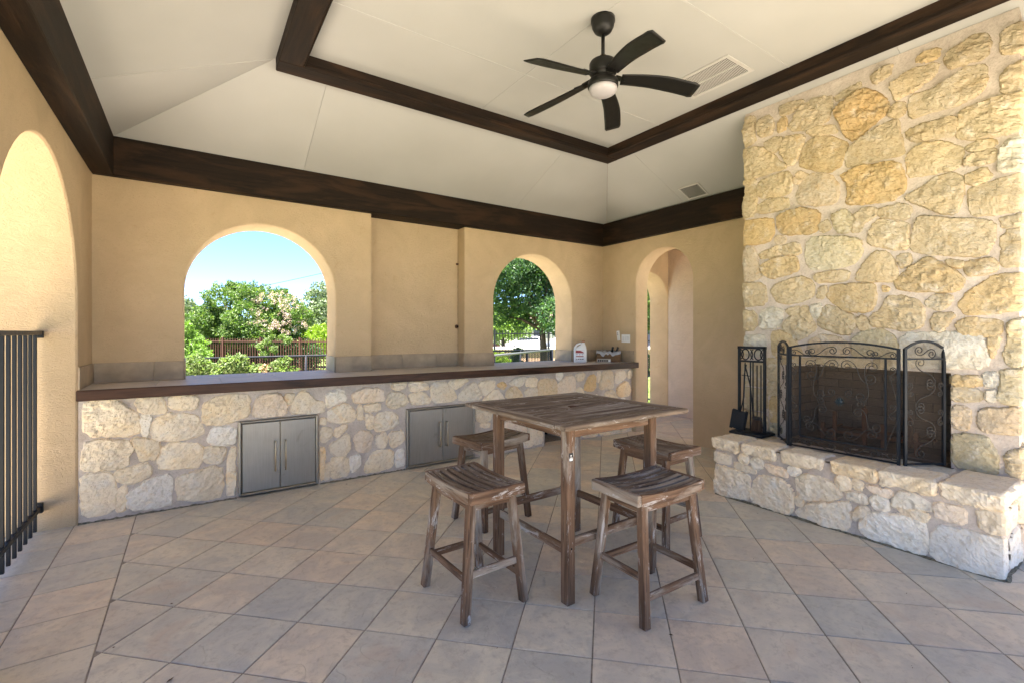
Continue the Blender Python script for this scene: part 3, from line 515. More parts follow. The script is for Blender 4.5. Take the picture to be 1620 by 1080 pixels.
def stone(poly, colr, fn, parent, depth=.024, res=.0095, u0=None, u1=None, wrap=.11, vmin=None, seed=0, name='stone', edge=.010):
    rr = random.Random(seed*7+3)
    if u0 is not None: poly = [(x-wrap if x < u0+.035 else x, y) for x, y in poly]
    if u1 is not None: poly = [(x+wrap if x > u1-.035 else x, y) for x, y in poly]
    p = chaikin(poly); P = np.array(p); lo = P.min(0)-.018; hi = P.max(0)+.018
    nu = max(4, int((hi[0]-lo[0])/res)); nv = max(4, int((hi[1]-lo[1])/res))
    U, Vv = np.meshgrid(np.linspace(lo[0], hi[0], nu), np.linspace(lo[1], hi[1], nv), indexing='ij')
    d = sdist(U, Vv, p)+.013+fbm(U*30, Vv*30, seed, 3)*.011
    t = np.clip((d+.004)/edge, 0, 1); prof = np.clip(t*1.25, 0, 1)**.75
    size = min(hi-lo); dep = (depth+.005)*min(1.15, .6+size*2.0)
    cu, cv = (lo+hi)/2
    fac = np.full(U.shape, 1e9); rf = rr.uniform(.35, 1.2)
    for _ in range(5):
        an = rr.uniform(0, 6.28); sl = rr.uniform(.05, .20)
        fac = np.minimum(fac, (np.cos(an)*(U-cu)+np.sin(an)*(Vv-cv))*sl+rr.uniform(-.001, .008))
    h = prof*np.maximum(.009, dep+np.clip(fac, -.02, .012)+_h(np.round(U/res), np.round(Vv/res), seed)*.0035+rf*(fbm(U*11, Vv*11, seed+5, 4)*.016-np.abs(fbm(U*16+Vv*5, Vv*22-U*7, seed+9, 4))*.026)-(1-rf)*.006)-.012*(1-t)
    keep = d > -.012
    idx = -np.ones(U.shape, int); vs = []
    for i in range(nu):
        for j in range(nv):
            if keep[i, j]:
                u, v, hh = U[i, j], Vv[i, j], h[i, j]; w = 0.; nx = 0.
                if u0 is not None and u < u0+.02:
                    a = min(1, max(0, (u0+.02-u)/.04))*math.pi/2; nx = -math.sin(a)*hh; w0 = math.cos(a)*hh
                    w = w0-max(0, u0-u); u = max(u, u0)+nx
                elif u1 is not None and u > u1-.02:
                    a = min(1, max(0, (u-u1+.02)/.04))*math.pi/2; nx = math.sin(a)*hh; w0 = math.cos(a)*hh
                    w = w0-max(0, u-u1); u = min(u, u1)+nx
                else: w = hh
                if vmin is not None and v < vmin: v = vmin
                idx[i, j] = len(vs); vs.append(fn(u, w, v))
    fs = [(idx[i, j], idx[i+1, j], idx[i+1, j+1], idx[i, j+1]) for i in range(nu-1) for j in range(nv-1) if min(idx[i, j], idx[i+1, j], idx[i+1, j+1], idx[i, j+1]) >= 0]
    fs = [tuple(int(q) for q in f) for f in fs]
    if not fs: return None
    c0 = np.array(vs).mean(0); vs = [tuple(np.array(q)-c0) for q in vs]
    o = link(name, mesh(name, vs, fs, M['stone'], False), parent, loc=tuple(c0))
    j = rr.uniform(.90, 1.08); k2 = rr.uniform(-.03, .03)
    o.color = (colr[0]*j, colr[1]*j*(1+k2*.3), colr[2]*j*(1+k2), 1)
    return o
def mortar_sheet(u0, u1, v0, v1, fn, parent, holes=(), res=.02, amp=.004, topfn=None, seed=50, name='mortar'):
    us = sorted(set(list(np.arange(u0, u1, res))+[u1]+[q for h in holes for q in h[:2]])); vs_ = sorted(set(list(np.arange(v0, v1, res))+[v1]+[q for h in holes for q in h[2:]]))
    U, Vv = np.meshgrid(us, vs_, indexing='ij'); H = fbm(U*7, Vv*7, seed, 4)*amp*2
    ed = np.minimum.reduce([U-u0, u1-U, Vv-v0+1, v1-Vv+1]); H = np.where(ed < .001, 0, H)
    nv = len(vs_); V_ = [fn(U[i, j], H[i, j], Vv[i, j] if topfn is None else min(Vv[i, j], topfn)) for i in range(len(us)) for j in range(nv)]
    F = []
    for i in range(len(us)-1):
        for j in range(nv-1):
            cu, cv = (us[i]+us[i+1])/2, (vs_[j]+vs_[j+1])/2
            if any(h[0] < cu < h[1] and h[2] < cv < h[3] for h in holes): continue
            F.append((i*nv+j, (i+1)*nv+j, (i+1)*nv+j+1, i*nv+j+1))
    return link(name, mesh(name, V_, F, M['mortar'], True), parent)
def fill_stones(polys, u0, u1, v0, v1, holes, fn, parent, seed, tries=5000, rmin=.022, rmax=.10, cols='cccpwv', limit=60, **kw):
    """chinking stones where the traced ones leave room (mostly behind the furniture)"""
    rr = random.Random(seed); allp = [chaikin(p, 1) for _, p in polys]; made = 0
    pts = []
    for _ in range(tries):
        pts.append((rr.uniform(u0+.02, u1-.02), rr.uniform(v0+.02, v1-.02)))
    U = np.array([p[0] for p in pts]); Vv = np.array([p[1] for p in pts]); D = np.full(U.shape, 1e9)
    for p in allp: D = np.minimum(D, -sdist(U, Vv, p))
    for h in holes: D = np.minimum(D, np.hypot(np.maximum(np.maximum(h[0]-U, U-h[1]), 0), np.maximum(np.maximum(h[2]-Vv, Vv-h[3]), 0)))
    D = np.minimum(D, np.minimum(np.minimum(U-u0, u1-U), np.minimum(Vv-v0, v1-Vv))+.012)
    ordr = np.argsort(-D); placed = []
    for k_ in ordr:
        r = D[k_]-.016
        if r < rmin or made >= limit: break
        u, v = U[k_], Vv[k_]
        if any(math.hypot(u-a, v-b) < q+rmin+.016 for a, b, q in placed): continue
        r = min([r, rmax]+[math.hypot(u-a, v-b)-q-.016 for a, b, q in placed])
        if r < rmin: continue
        n = rr.choice((5, 6, 6, 7)); a0 = rr.uniform(0, 6.28)
        p = [(u+r*1.12*rr.uniform(.86, 1.08)*math.cos(a0+6.283*i/n), v+r*1.12*rr.uniform(.86, 1.08)*math.sin(a0+6.283*i/n)) for i in range(n)]
        stone(p, (PALE if v0 < .3 else PAL)[rr.choice(cols)], fn, parent, seed=seed*100+made, **kw); placed.append((u, v, r)); made += 1
    return made

# ---------------------------------------------------------------- chimney and hearth
CH, HX, HZ = 4.37, 3.86, .49
CY0, CY1 = .675, 2.475
fire = empty('fireplace', (4.6, 1.575, 0)); tag(fire, 'tall rough limestone fireplace with a raised hearth rising to the ceiling at the right', 'fireplace')
FP = lambda o: o
def rel(o):
    # keep world placement under the fireplace empty
    return o
fire.location = (0, 0, 0)
fC = lambda u, w, v: (CH-w, u, v)
FB = (1.001, 2.106, .40, 1.145)
core = MB(); TOP = 3.50
core.add([(CH, CY0, .3), (CH, CY1, .3), (CH, CY1, TOP), (CH, CY0, TOP), (5.295, CY0, .3), (5.295, CY1, .3), (5.295, CY1, 3.095), (5.295, CY0, 3.095)],
    [(0, 3, 7, 4), (1, 5, 6, 2), (4, 7, 6, 5), (3, 2, 6, 7)])
core.build('chimney_core', M['mortar'], fire)
mortar_sheet(CY0, CY1, .42, 3.50, fC, fire, holes=[FB])
chim = parse(CHIM); hear = parse(HEAR); caps = parse(CAPS); coun = parse(COUN)
for i, (c, p) in enumerate(chim):
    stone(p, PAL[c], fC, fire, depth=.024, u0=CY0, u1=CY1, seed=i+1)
fill_stones(chim, CY0+.01, CY1-.01, .50, 3.47, [FB], fC, fire, 77, limit=14, depth=.02, rmin=.035)
# side face towards the camera's right
fS = lambda u, w, v: (u, CY0-w, v)
mortar_sheet(CH, 5.29, .42, 3.1, fS, fire, seed=61)
sp = []
rr = random.Random(8); v0 = .52
while v0 < 3.1:
    hgt = rr.uniform(.13, .27); u = CH+.14
    while u < 5.15:
        w_ = rr.uniform(.18, .36); u2 = min(u+w_, 5.25); q = [(u+rr.uniform(0, .03), v0+rr.uniform(0, .03)), (u2-.03, v0+rr.uniform(0, .03)), (u2-rr.uniform(.02, .05), v0+hgt-.03), (u+rr.uniform(0, .03), v0+hgt-rr.uniform(.02, .04))]
        sp.append(q); u = u2
    v0 += hgt
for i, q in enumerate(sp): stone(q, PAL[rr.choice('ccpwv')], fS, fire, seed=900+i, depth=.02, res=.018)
# hearth body
hb = MB(); HB = .665
hb.add([(HX, HB, 0), (5.29, HB, 0), (5.29, HB, .475), (HX, HB, .475), (HX, 2.455, 0), (5.29, 2.455, 0), (5.29, 2.455, .475), (HX, 2.455, .475)], [(0, 4, 5, 1), (4, 7, 6, 5)])
hb.build('hearth_core', M['mortar'], fire)
fH = lambda u, w, v: (HX-w, u, v); fHS = lambda u, w, v: (u, HB-w, v); fHL = lambda u, w, v: (u, 2.455+w, v)
mortar_sheet(HB, 2.455, 0, .47, fH, fire, seed=51); mortar_sheet(HX, 5.29, 0, .47, fHS, fire, seed=52); mortar_sheet(HX, 5.29, 0, .47, fHL, fire, seed=58)
fHT = lambda u, w, v: (v, u, .484+w)
mortar_sheet(HB, 2.455, HX-.01, 4.45, fHT, fire, seed=53, amp=.004, name='hearth_top')
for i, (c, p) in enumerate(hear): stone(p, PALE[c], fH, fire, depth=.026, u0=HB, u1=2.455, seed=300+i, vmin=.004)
fill_stones(hear, HB+.01, 2.44, .0, .40, [], fH, fire, 78, limit=8, depth=.022, rmin=.03)
q0 = []
for i, (a, b, c, d) in enumerate(((4.02, 4.30, .02, .22), (4.33, 4.7, .02, .20), (4.02, 4.22, .25, .40), (4.25, 4.62, .23, .41), (4.74, 5.1, .03, .4))):
    stone([(a, c), (b, c+.01), (b-.02, d), (a+.02, d-.01)], PALE['wpccp'[i]], fHS, fire, seed=350+i, depth=.02, res=.016)
    stone([(a-.05, c), (b-.05, c+.01), (b-.07, d), (a-.03, d-.01)], PALE['cpcwc'[i]], fHL, fire, seed=360+i, depth=.02, res=.016)
def rock_slab(x0, x1, y0, y1, z0, z1, c, seed, parent, name='cap_stone', res=.013):
    b = bmesh.new(); nx, ny, nz = [max(2, int((q-p)/res)) for p, q in ((x0, x1), (y0, y1), (z0, z1))]
    bmesh.ops.create_cube(b, size=1)
    me = bpy.data.meshes.new(name)
    vs = {}; V_ = []; F = []
    def vid(i, j, k_):
        if (i, j, k_) not in vs:
            u, v, w = i/nx, j/ny, k_/nz; X, Y, Z = x0+(x1-x0)*u, y0+(y1-y0)*v, z0+(z1-z0)*w
            hx, hy, hz = (x1-x0)/2, (y1-y0)/2, (z1-z0)/2; cx, cy_, cz = (x0+x1)/2, (y0+y1)/2, (z0+z1)/2; rad = .016
            p = Vector((X-cx, Y-cy_, Z-cz)); q = Vector((max(-hx+rad, min(hx-rad, p.x)), max(-hy+rad, min(hy-rad, p.y)), max(-hz+rad, min(hz-rad, p.z))))
            n_ = p-q
            if n_.length > 1e-6: n_.normalize(); p = q+n_*rad
            vs[i, j, k_] = len(V_); V_.append((p.x, p.y, p.z, n_.x, n_.y, n_.z))
        return vs[i, j, k_]
    for i in range(nx):
        for j in range(ny):
            for k_ in (0, nz): F.append((vid(i, j, k_), vid(i+1, j, k_), vid(i+1, j+1, k_), vid(i, j+1, k_)))
    for i in range(nx):
        for k_ in range(nz):
            for j in (0, ny): F.append((vid(i, j, k_), vid(i+1, j, k_), vid(i+1, j, k_+1), vid(i, j, k_+1)))
    for j in range(ny):
        for k_ in range(nz):
            for i in (0, nx): F.append((vid(i, j, k_), vid(i, j+1, k_), vid(i, j+1, k_+1), vid(i, j, k_+1)))
    b.free(); A = np.array(V_); a, bb, cc = A[:, 0]*16, A[:, 1]*16, A[:, 2]*16
    h = (_h(np.arange(len(a)), np.arange(len(a)), seed)*.004+fbm(a+cc*.7, bb+cc*.9, seed, 4)*.022+np.abs(fbm(a*2+bb, cc*2.2-bb, seed+3, 3))*.008)
    top = A[:, 5] > .7; h = np.where(top, h*.35, h)
    Pn = A[:, :3]+A[:, 3:]*h[:, None]
    o = link(name, mesh(name, Pn, F, M['stone'], False), parent, loc=((x0+x1)/2, (y0+y1)/2, (z0+z1)/2)); o.color = (*c, 1); return o
spans = [(2.235, 2.475), (1.939, 2.20), (1.595, 1.885), (1.262, 1.538), (.958, 1.248), (.652, .935)]
xb = [4.14, 4.10, 4.06, 4.10, 4.12, 4.34]
for i, (a, b) in enumerate(spans):
    rock_slab(HX-.028, xb[i], a, b, .404, .499, PALE['cccgcc'[i]], 400+i, fire)
rock_slab(4.12, 4.345, .96, 1.30, .455, .493, PAL['w'], 410, fire); rock_slab(4.12, 4.345, 2.16, 2.46, .455, .494, PAL['c'], 411, fire)
# firebox
fb = MB(); fb.box(4.372, 5.0, .985, 1.0, .40, 1.2); fb.box(4.372, 5.0, 2.107, 2.12, .40, 1.2); fb.box(4.985, 5.0, .985, 2.12, .40, 1.2); fb.box(4.372, 5.0, .985, 2.12, 1.146, 1.2); fb.box(4.30, 5.0, .985, 2.12, .40, .487)
fb.build('firebox_lining', m_plain('soot', (.115, .085, .062), .95, 0, .1, .4), fire)
bk = None
def brick(x, y, z, rz, l=.215):
    global bk
    if bk is None:
        mbk = MB().cbox(-.5, .5, -.5, .5, -.5, .5, .03); bk = mesh('brick', mbk.v, mbk.f, M['brick'])
    o = link('brick', bk, fire, (x, y, z), (0, 0, rz)); o.scale = (l, .016, .064)
for r_ in range(9):
    z = .525+.0725*r_; off = (r_ % 2)*.11
    if z > 1.12: break
    y = 1.03-off
    while y < 2.09:
        a, b = max(y, 1.012), min(y+.218, 2.094)
        if b-a > .04: brick(4.982, (a+b)/2, z, R(90), b-a-.004)
        y += .225
    x = 4.385-off
    while x < 4.95:
        a, b = max(x, 4.385), min(x+.215, 4.94)
        if b-a > .04:
            for yy in (1.003, 2.103): brick((a+b)/2, yy, z, 0, b-a-.004)
        x += .225
for i in range(2):
    for j in range(4):
        b_ = link('hearth_brick', bk, fire, (4.56+.225*i, 1.16+.27*j, .488), (0, 0, R(90))); b_.scale = (.255, .21, .02)
tag(fire)
# log grate standing in the firebox
gr = empty('log_grate', (4.68, 1.55, .498)); tag(gr, 'rusty iron log grate with upright bars inside the firebox', 'grate')
rails = MB()
for x in (-.13, .13): rails.bar((x, -.36, .09), (x, .36, .09), .02, .02)
rails.build('rail', M['rust'], gr)
for i, (y, h, x) in enumerate(((.33, .15, -.13), (.24, .26, -.13), (.12, .30, .13), (.02, .31, -.13), (-.10, .2, -.13), (-.20, .27, .13), (-.31, .17, -.13))):
    MB().bar((x, y, -.0), (x, y, h), .024, .024, (0, 1, 0)).build('upright', M['rust'], gr)
for y in (-.3, -.15, 0, .15, .3): MB().bar((-.17, y, .105), (.17, y, .105), .018, .012).build('cross_bar', M['rust'], gr)
# damp dirt along the foot of the masonry
def grime(pts, name, seed, side):
    rr = random.Random(seed); mb = MB(); mat = M.get('grime') or M.setdefault('grime', m_plain('grime', (.20, .18, .13), .95, 0, .1, .6, 60))
    for (ax, ay), (bx, by) in zip(pts, pts[1:]):
        L = math.hypot(bx-ax, by-ay); n = int(L/.02); dx, dy = (bx-ax)/L, (by-ay)/L; nx, ny = -dy*side, dx*side
        V_ = []
        for i in range(n+1):
            s_ = L*i/n; w = .004+.03*abs(float(fbm(np.array([s_*5.]), np.array([seed*1.]), seed)[0])); h = .002+.012*rr.random()
            x, y = ax+dx*s_, ay+dy*s_
            V_ += [(x-nx*.03, y-ny*.03, h+.004), (x+nx*w*.4, y+ny*w*.4, h*.8), (x+nx*w, y+ny*w, .001)]
        mb.add(V_, [(3*i+a, 3*i+3+a, 3*i+4+a, 3*i+1+a) for i in range(n) for a in (0, 1)])
    return mb.build(name, mat, floor, True)
for i, (p, sd_) in enumerate((([(LX, 4.698), (.32, 4.698)], -1), ([(1.0, 4.698), (1.84, 4.698)], -1), ([(HX-.015, 2.45), (HX-.015, .65)], -1), ([(HX-.01, .65), (5.2, .65)], -1))):
    g_ = grime(p, 'damp_dirt', 20+i, sd_); g_['kind'] = 'stuff'

# ---------------------------------------------------------------- counter
CYF = 4.71
cnt = empty('counter', (0, 0, 0)); tag(cnt, 'long stone faced outdoor counter with tiled top under the two arched openings', 'counter')
fK = lambda u, w, v: (u, CYF-w, v)
CAB = [(.332, .984, 0, .662), (1.852, 2.671, 0, .632)]; FR = (3.69, 4.16, 0, .60)
mortar_sheet(LX+.001, 5.298, 0, .96, fK, cnt, holes=[c[:2]+(-.01, c[3]) for c in CAB]+[FR[:2]+(-.01, FR[3])], seed=70)
body = MB(); body.box(LX+.002, .33, 4.74, 5.28, 0, .95); body.box(.986, 1.85, 4.74, 5.28, 0, .95); body.box(2.673, 3.685, 4.74, 5.28, 0, .95); body.box(4.165, 5.297, 4.74, 5.28, 0, .95)
body.box(.33, .986, 4.74, 5.28, .664, .95); body.box(1.85, 2.673, 4.74, 5.28, .634, .95); body.box(3.685, 4.165, 4.74, 5.28, .602, .95)
body.build('core', M['mortar'], cnt)
MB().box(3.688, 4.162, 5.24, 5.27, 0, .6).build('alcove_back', M['dark'], cnt)
for i, (c, p) in enumerate(coun):
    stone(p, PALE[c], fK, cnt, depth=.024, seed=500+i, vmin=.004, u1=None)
fill_stones(coun, LX+.01, 5.29, 0, .925, [c for c in CAB]+[FR], fK, cnt, 79, limit=34, depth=.02, rmin=.032)
# stainless double doors
for (x0, x1, z0, z1), lb in zip(CAB, ('left pair of stainless steel doors', 'right pair of stainless steel doors partly behind the bar table')):
    f = MB(); w = .023; z0 = .012
    yo = CYF-.034
    f.cbox(x0, x0+w, yo, CYF+.03, z0, z1, .008); f.cbox(x1-w, x1, yo, CYF+.03, z0, z1, .008)
    f.cbox(x0+w-.004, x1-w+.004, yo+.001, CYF+.03, z1-w, z1-.001, .008); f.cbox(x0+w-.004, x1-w+.004, yo+.001, CYF+.03, z0+.001, z0+w, .008)
    f.box(x0+.004, x1-.004, CYF+.012, CYF+.03, z0, z1)
    fr = f.build('cabinet_frame', M['steel'], cnt, fix=True); fr['label'] = lb
    xm = (x0+x1)/2 if x1 < 1 else 2.268
    for a, b in ((x0+w+.005, xm-.002), (xm+.002, x1-w-.005)):
        d = MB().cbox(a, b, CYF-.026, CYF+.008, z0+w+.005, z1-w-.005, .003).build('cabinet_door', M['steel'], fr, fix=True)
    for hx in (xm-.042, xm+.042):
        h = MB(); h.tube([(hx, CYF-.026, .20), (hx, CYF-.058, .20), (hx, CYF-.062, .206), (hx, CYF-.062, .454), (hx, CYF-.058, .46), (hx, CYF-.026, .46)], .0062, 8)
        h.build('handle', m_plain('brass_handle', (.50, .40, .27), .35, .9, .5, .1), fr, True)
# top tiles, wooden edge, tiled upstand
bed = MB().box(LX+.001, 5.297, 4.66, WY-.003, .9505, .990).build('counter_bed', M['grout'], cnt)
xs = [LX+.004]; 
while xs[-1] < 5.0: xs.append(xs[-1]+.455)
xs[-1] = 5.297
TO = 4.645
def slab(x0, x1, y0, y1, z0, z1, m, par, nm='tile'):
    cx, cy_ = (x0+x1)/2, (y0+y1)/2; b = MB().cbox(x0-cx+.0015, x1-cx-.0015, y0-cy_+.0015, y1-cy_-.0015, z0, z1, .0018); return b.build(nm, m, par, loc=(cx, cy_, 0), fix=True)
for a, b in zip(xs, xs[1:]):
    slab(a, b, TO, 5.0, .985, 1.0, M['ctile'], cnt); slab(a, b, 5.0, WY-.0132, .985, 1.0, M['ctile'], cnt)
bd2 = MB().box(1.674, 2.858, WY-.0125, 5.459, .95, .990).build('counter_bed', M['grout'], cnt); slab(1.674, 2.27, WY-.013, 5.457, .985, 1.0, M['ctile'], cnt); slab(2.27, 2.858, WY-.013, 5.457, .985, 1.0, M['ctile'], cnt)
for c_, hw, *_ in (A1, A2):
    for a, b in ((c_-hw+.001, c_-.1), (c_-.1, c_+.36), (c_+.36, c_+hw-.001)): slab(a, b, WY-.0125, WY+WT+.01, 1.0002-.0135, 1.0162-.0152, M['ctile'], cnt, 'sill_tile')
trim = MB().cbox(LX+.002, 5.34, 4.605, 4.6445, .925, 1.004, .006).build('edge_board', m_wood('edge_wood', (.045, .020, .011), (.105, .050, .028), (.02, .010, .006), .45, 0, 3., 0, .003), cnt, fix=True)
bz0, bz1 = 1.001, 1.168
def up(x0, x1, y, nm='upstand_tile'):
    b = MB().cbox(-(x1-x0)/2+.001, (x1-x0)/2-.001, -.006, .006, 0, bz1-bz0, .0015); b.build(nm, M['btile'], cnt, loc=((x0+x1)/2, y-.006, bz0), fix=True)
for a, b, y in ((LX+.012, -.28, WY), (-.28, -.061+.0, WY), (1.285, 1.67, WY), (1.684, 2.10, 5.47), (2.10, 2.55, 5.47), (2.55, 2.85, 5.47), (2.862, 3.296, WY), (4.664, 5.0, WY), (5.0, 5.288, WY)): up(a, b, y)
def upy(x, y0, y1, s, nm='upstand_tile'):
    b = MB().cbox(-.006, .006, -(y1-y0)/2+.001, (y1-y0)/2-.001, 0, bz1-bz0, .0015); b.build(nm, M['btile'], cnt, loc=(x+s*.006, (y0+y1)/2, bz0), fix=True)
upy(LX, 4.70, WY-.013, 1); upy(RX, 4.66, 4.98, -1); upy(RX, 4.98, WY-.013, -1); upy(1.67, WY+.0, 5.456, 1); upy(2.862, WY+.0, 5.456, -1)
for c_, hw, *_ in (A1, A2):
    upy(c_+hw, WY+.002, WY+WT-.01, -1); upy(c_-hw, WY+.002, WY+WT-.01, 1)
MB().box(LX-.42, LX, .27, 2.549, ZB+.02, 3.3).build('lintel', M['stucco'], ceil)

rr = random.Random(2); ck = MB(); z = 2.68; x = 0.
V_ = []
while z > 1.18:
    w_ = .0012+.0035*rr.random()*(1 if z < 2.35 else .4); V_ += [(2.8595-w_, 5.4665, z), (2.8595, 5.4655, z)]; z -= .02
ck.add(V_, [(2*i, 2*i+1, 2*i+3, 2*i+2) for i in range(len(V_)//2-1)])
ck.build('corner_crack', m_plain('rust_stain', (.20, .12, .06), .95), wback)
# ---------------------------------------------------------------- ceiling vents
def vent_label(o, l): tag(o, l, 'vent')
vt = empty('ceiling_vent', (3.645, 2.385, 3.589)); vent_label(vt, 'large cream air return grille in the flat ceiling beside the fan')
fr = MB(); a, b, w = .195, .29, .035
fr.cbox(-a, a, b-w, b, -.008, 0, .003); fr.cbox(-a, a, -b, -b+w, -.008, 0, .003); fr.cbox(-a, -a+w, -b+w, b-w, -.008, 0, .003); fr.cbox(a-w, a, -b+w, b-w, -.008, 0, .003); fr.cbox(-.008, .008, -b+w, b-w, -.008, 0, .002)
cream = m_plain('cream_metal', (.47, .455, .42), .5, 0, .4, .04); fr.build('frame', cream, vt, fix=True)
MB().box(-a+w, a-w, -b+w, b-w, -.0005, .0005).build('duct_shadow', m_plain('grey_duct', (.10, .09, .08), .9), vt)
sv = MB().bar((-.07, 0, -.004), (.07, 0, -.004), .0042, .0018, (0, 1, .3)); svm = mesh('louver', sv.v, sv.f, cream)
for i in range(38):
    for x in (-.082, .082): link('louver', svm, vt, (x, -b+w+.010+i*.0134, -.001))
v2 = empty('ceiling_vent', (5.12, 3.562, zR(5.12, 0)-.002)); vent_label(v2, 'small pale air grille low on the right ceiling slope above the dark beam')
v2.rotation_euler = (0, math.atan(KS), 0)
f2 = MB(); a, b, w = .125, .142, .022
f2.cbox(-a, a, b-w, b, -.008, 0, .002); f2.cbox(-a, a, -b, -b+w, -.008, 0, .002); f2.cbox(-a, -a+w, -b+w, b-w, -.008, 0, .002); f2.cbox(a-w, a, -b+w, b-w, -.008, 0, .002)
f2.build('frame', cream, v2, fix=True); MB().box(-a+w, a-w, -b+w, b-w, -.001, -.0002).build('duct_shadow', M['dark'], v2)
s3 = MB().bar((-a+w, 0, -.005), (a-w, 0, -.005), .0055, .0016, (0, 1, .4)); s3m = mesh('louver', s3.v, s3.f, cream)
for i in range(14): link('louver', s3m, v2, (0, -b+w+.009+i*.0166, -.001))

# ---------------------------------------------------------------- ceiling fan
fan = empty('ceiling_fan', (2.35, 2.345, 0)); tag(fan, 'black five blade ceiling fan with a white dome light hanging from the coffer', 'fan')
MB().lathe([(.0, 3.589), (.082, 3.589), (.083, 3.565), (.076, 3.553), (.074, 3.53), (.060, 3.502), (.042, 3.488), (.03, 3.480), (.0, 3.478)], n=32).build('canopy', M['bronze'], fan, True)
MB().lathe([(.0, 3.50), (.0125, 3.50), (.0125, 3.30), (.0, 3.30)], n=16).build('downrod', M['bronze'], fan, True)
MB().lathe([(.0, 3.335), (.022, 3.335), (.034, 3.31), (.046, 3.298), (.0, 3.297)], n=24).build('coupling', m_plain('aged_brass', (.13, .09, .055), .4, .8, .5), fan, True)
MB().lathe([(.0, 3.30), (.055, 3.298), (.088, 3.288), (.094, 3.275), (.094, 3.215), (.088, 3.205), (.070, 3.20), (.070, 3.165), (.098, 3.16), (.104, 3.15), (.104, 3.118), (.098, 3.11), (.0, 3.11)], n=40).build('motor_housing', M['bronze'], fan, True)
MB().lathe([(.0, 3.112), (.096, 3.112), (.095, 3.095), (.086, 3.078), (.066, 3.066), (.036, 3.059), (.0, 3.057)], n=40).build('light_diffuser', m_plain('frosted_white', (.36, .34, .35), .4, 0, .4, .01), fan, True)
def blade():
    V_ = []; F = []; n = 18; mw = 6
    for i in range(n+1):
        s_ = i/n; r = .125+.515*s_; hwid = .044+.019*min(1, s_*1.6)
        if s_ > .93: hwid *= (1-((s_-.93)/.07)**2*.18)
        z = 3.165-.04*s_-.038*s_*s_; sweep = -.018*math.sin(math.pi*s_)
        for j in range(mw+1):
            t = -1+2*j/mw; V_.append((r-(.012*t if s_ > .9 else 0), sweep+t*hwid, z-t*hwid*math.tan(R(14))))
    nb = len(V_); V_ += [(x, y, z+.006) for x, y, z in V_]
    for i in range(n):
        for j in range(mw):
            a = i*(mw+1)+j; q = (a, a+mw+1, a+mw+2, a+1); F += [q, tuple(nb+k for k in q[::-1])]
    per = [j for j in range(mw+1)]+[i*(mw+1)+mw for i in range(1, n+1)]+[n*(mw+1)+j for j in range(mw-1, -1, -1)]+[i*(mw+1) for i in range(n-1, 0, -1)]
    F += [(per[i], per[(i+1) % len(per)], nb+per[(i+1) % len(per)], nb+per[i]) for i in range(len(per))]
    return V_, F
bv, bf = blade(); bm_ = mesh('blade', bv, bf, M['bronze'], True)
ir = MB(); ir.bar((.085, 0, 3.185), (.15, .006, 3.168), .05, .008); ir.bar((.14, .006, 3.170), (.21, .006, 3.166), .052, .005, (0, .24, 1)); 
for dx in (0, .03, .06):
    ir.lathe([(0, .004), (.006, .004), (.006, 0), (0, 0)], (.150+dx*.8, .006, 3.160), 8)
irm = mesh('blade_arm', ir.v, ir.f, M['bronze'])
for i in range(5):
    b = link('blade', bm_, fan, (0, 0, 0), (0, 0, R(38+72*i))); a = link('blade_arm', irm, b)

# ---------------------------------------------------------------- bar table
def board(p0, p1, w, t, up, name, mat, parent, c=.003, bend=None):
    p0, p1 = Vector(p0), Vector(p1); L = (p1-p0).length; d = (p1-p0).normalized(); u = Vector(up); y = u.cross(d).normalized(); u = d.cross(y)
    mb = MB()
    if bend:
        n = 10; V_ = []; F = []
        for i in range(n+1):
            x = -L/2+L*i/n; s_ = (2*i/n-1); dz = bend*(s_*s_-1)
            for a, bb in ((-1, -1), (1, -1), (1, 1), (-1, 1)):
                V_.append((x, a*w/2, bb*t/2+dz))
        for i in range(n):
            for k_ in range(4): F.append((4*i+k_, 4*i+(k_+1) % 4, 4*i+4+(k_+1) % 4, 4*i+4+k_))
        F += [(3, 2, 1, 0), tuple(4*n+k_ for k_ in range(4))]; mb.add(V_, F)
    else: mb.cbox(-L/2, L/2, -w/2, w/2, -t/2, t/2, min(c, w/4, t/4))
    o = mb.build(name, mat, parent, fix=True)
    o.matrix_basis = Matrix(((d.x, y.x, u.x, (p0.x+p1.x)/2), (d.y, y.y, u.y, (p0.y+p1.y)/2), (d.z, y.z, u.z, (p0.z+p1.z)/2), (0, 0, 0, 1)))
    return o
tb = empty('bar_table', (1.968, 2.23, 0), R(.8)); tag(tb, 'square weathered wooden bar height table with a slatted top and umbrella hole', 'table')
TZ = .97; h = .4925; fw_ = .085; th = .024
Tm, Td = M['teak'], M['teakd']
zc = TZ-th/2
for s_ in (-1, 1):
    board((-h+.0, s_*(h-fw_/2), zc), (h-.0, s_*(h-fw_/2), zc), fw_, th, (0, 0, 1), 'frame_board', Td, tb, .008)
    board((s_*(h-fw_/2), -h+fw_+.002, zc-.0005), (s_*(h-fw_/2), h-fw_-.002, zc-.0005), fw_, th, (0, 0, 1), 'frame_board', Td, tb, .004)
ns = 17; span = 2*(h-fw_)-.006; pit = span/ns
for i in range(ns):
    y = -span/2+pit*(i+.5); x0, x1 = -h+fw_+.002, h-fw_-.002
    if i == ns//2:
        board((x0, y, zc-.002), (-.032, y, zc-.002), pit-.014, th-.004, (0, 0, 1), 'slat', Td, tb, .002); board((.032, y, zc-.002), (x1, y, zc-.002), pit-.014, th-.004, (0, 0, 1), 'slat', Td, tb, .002)
    else: board((x0, y, zc-.002), (x1, y, zc-.002), pit-.014, th-.004, (0, 0, 1), 'slat', Td, tb, .002)
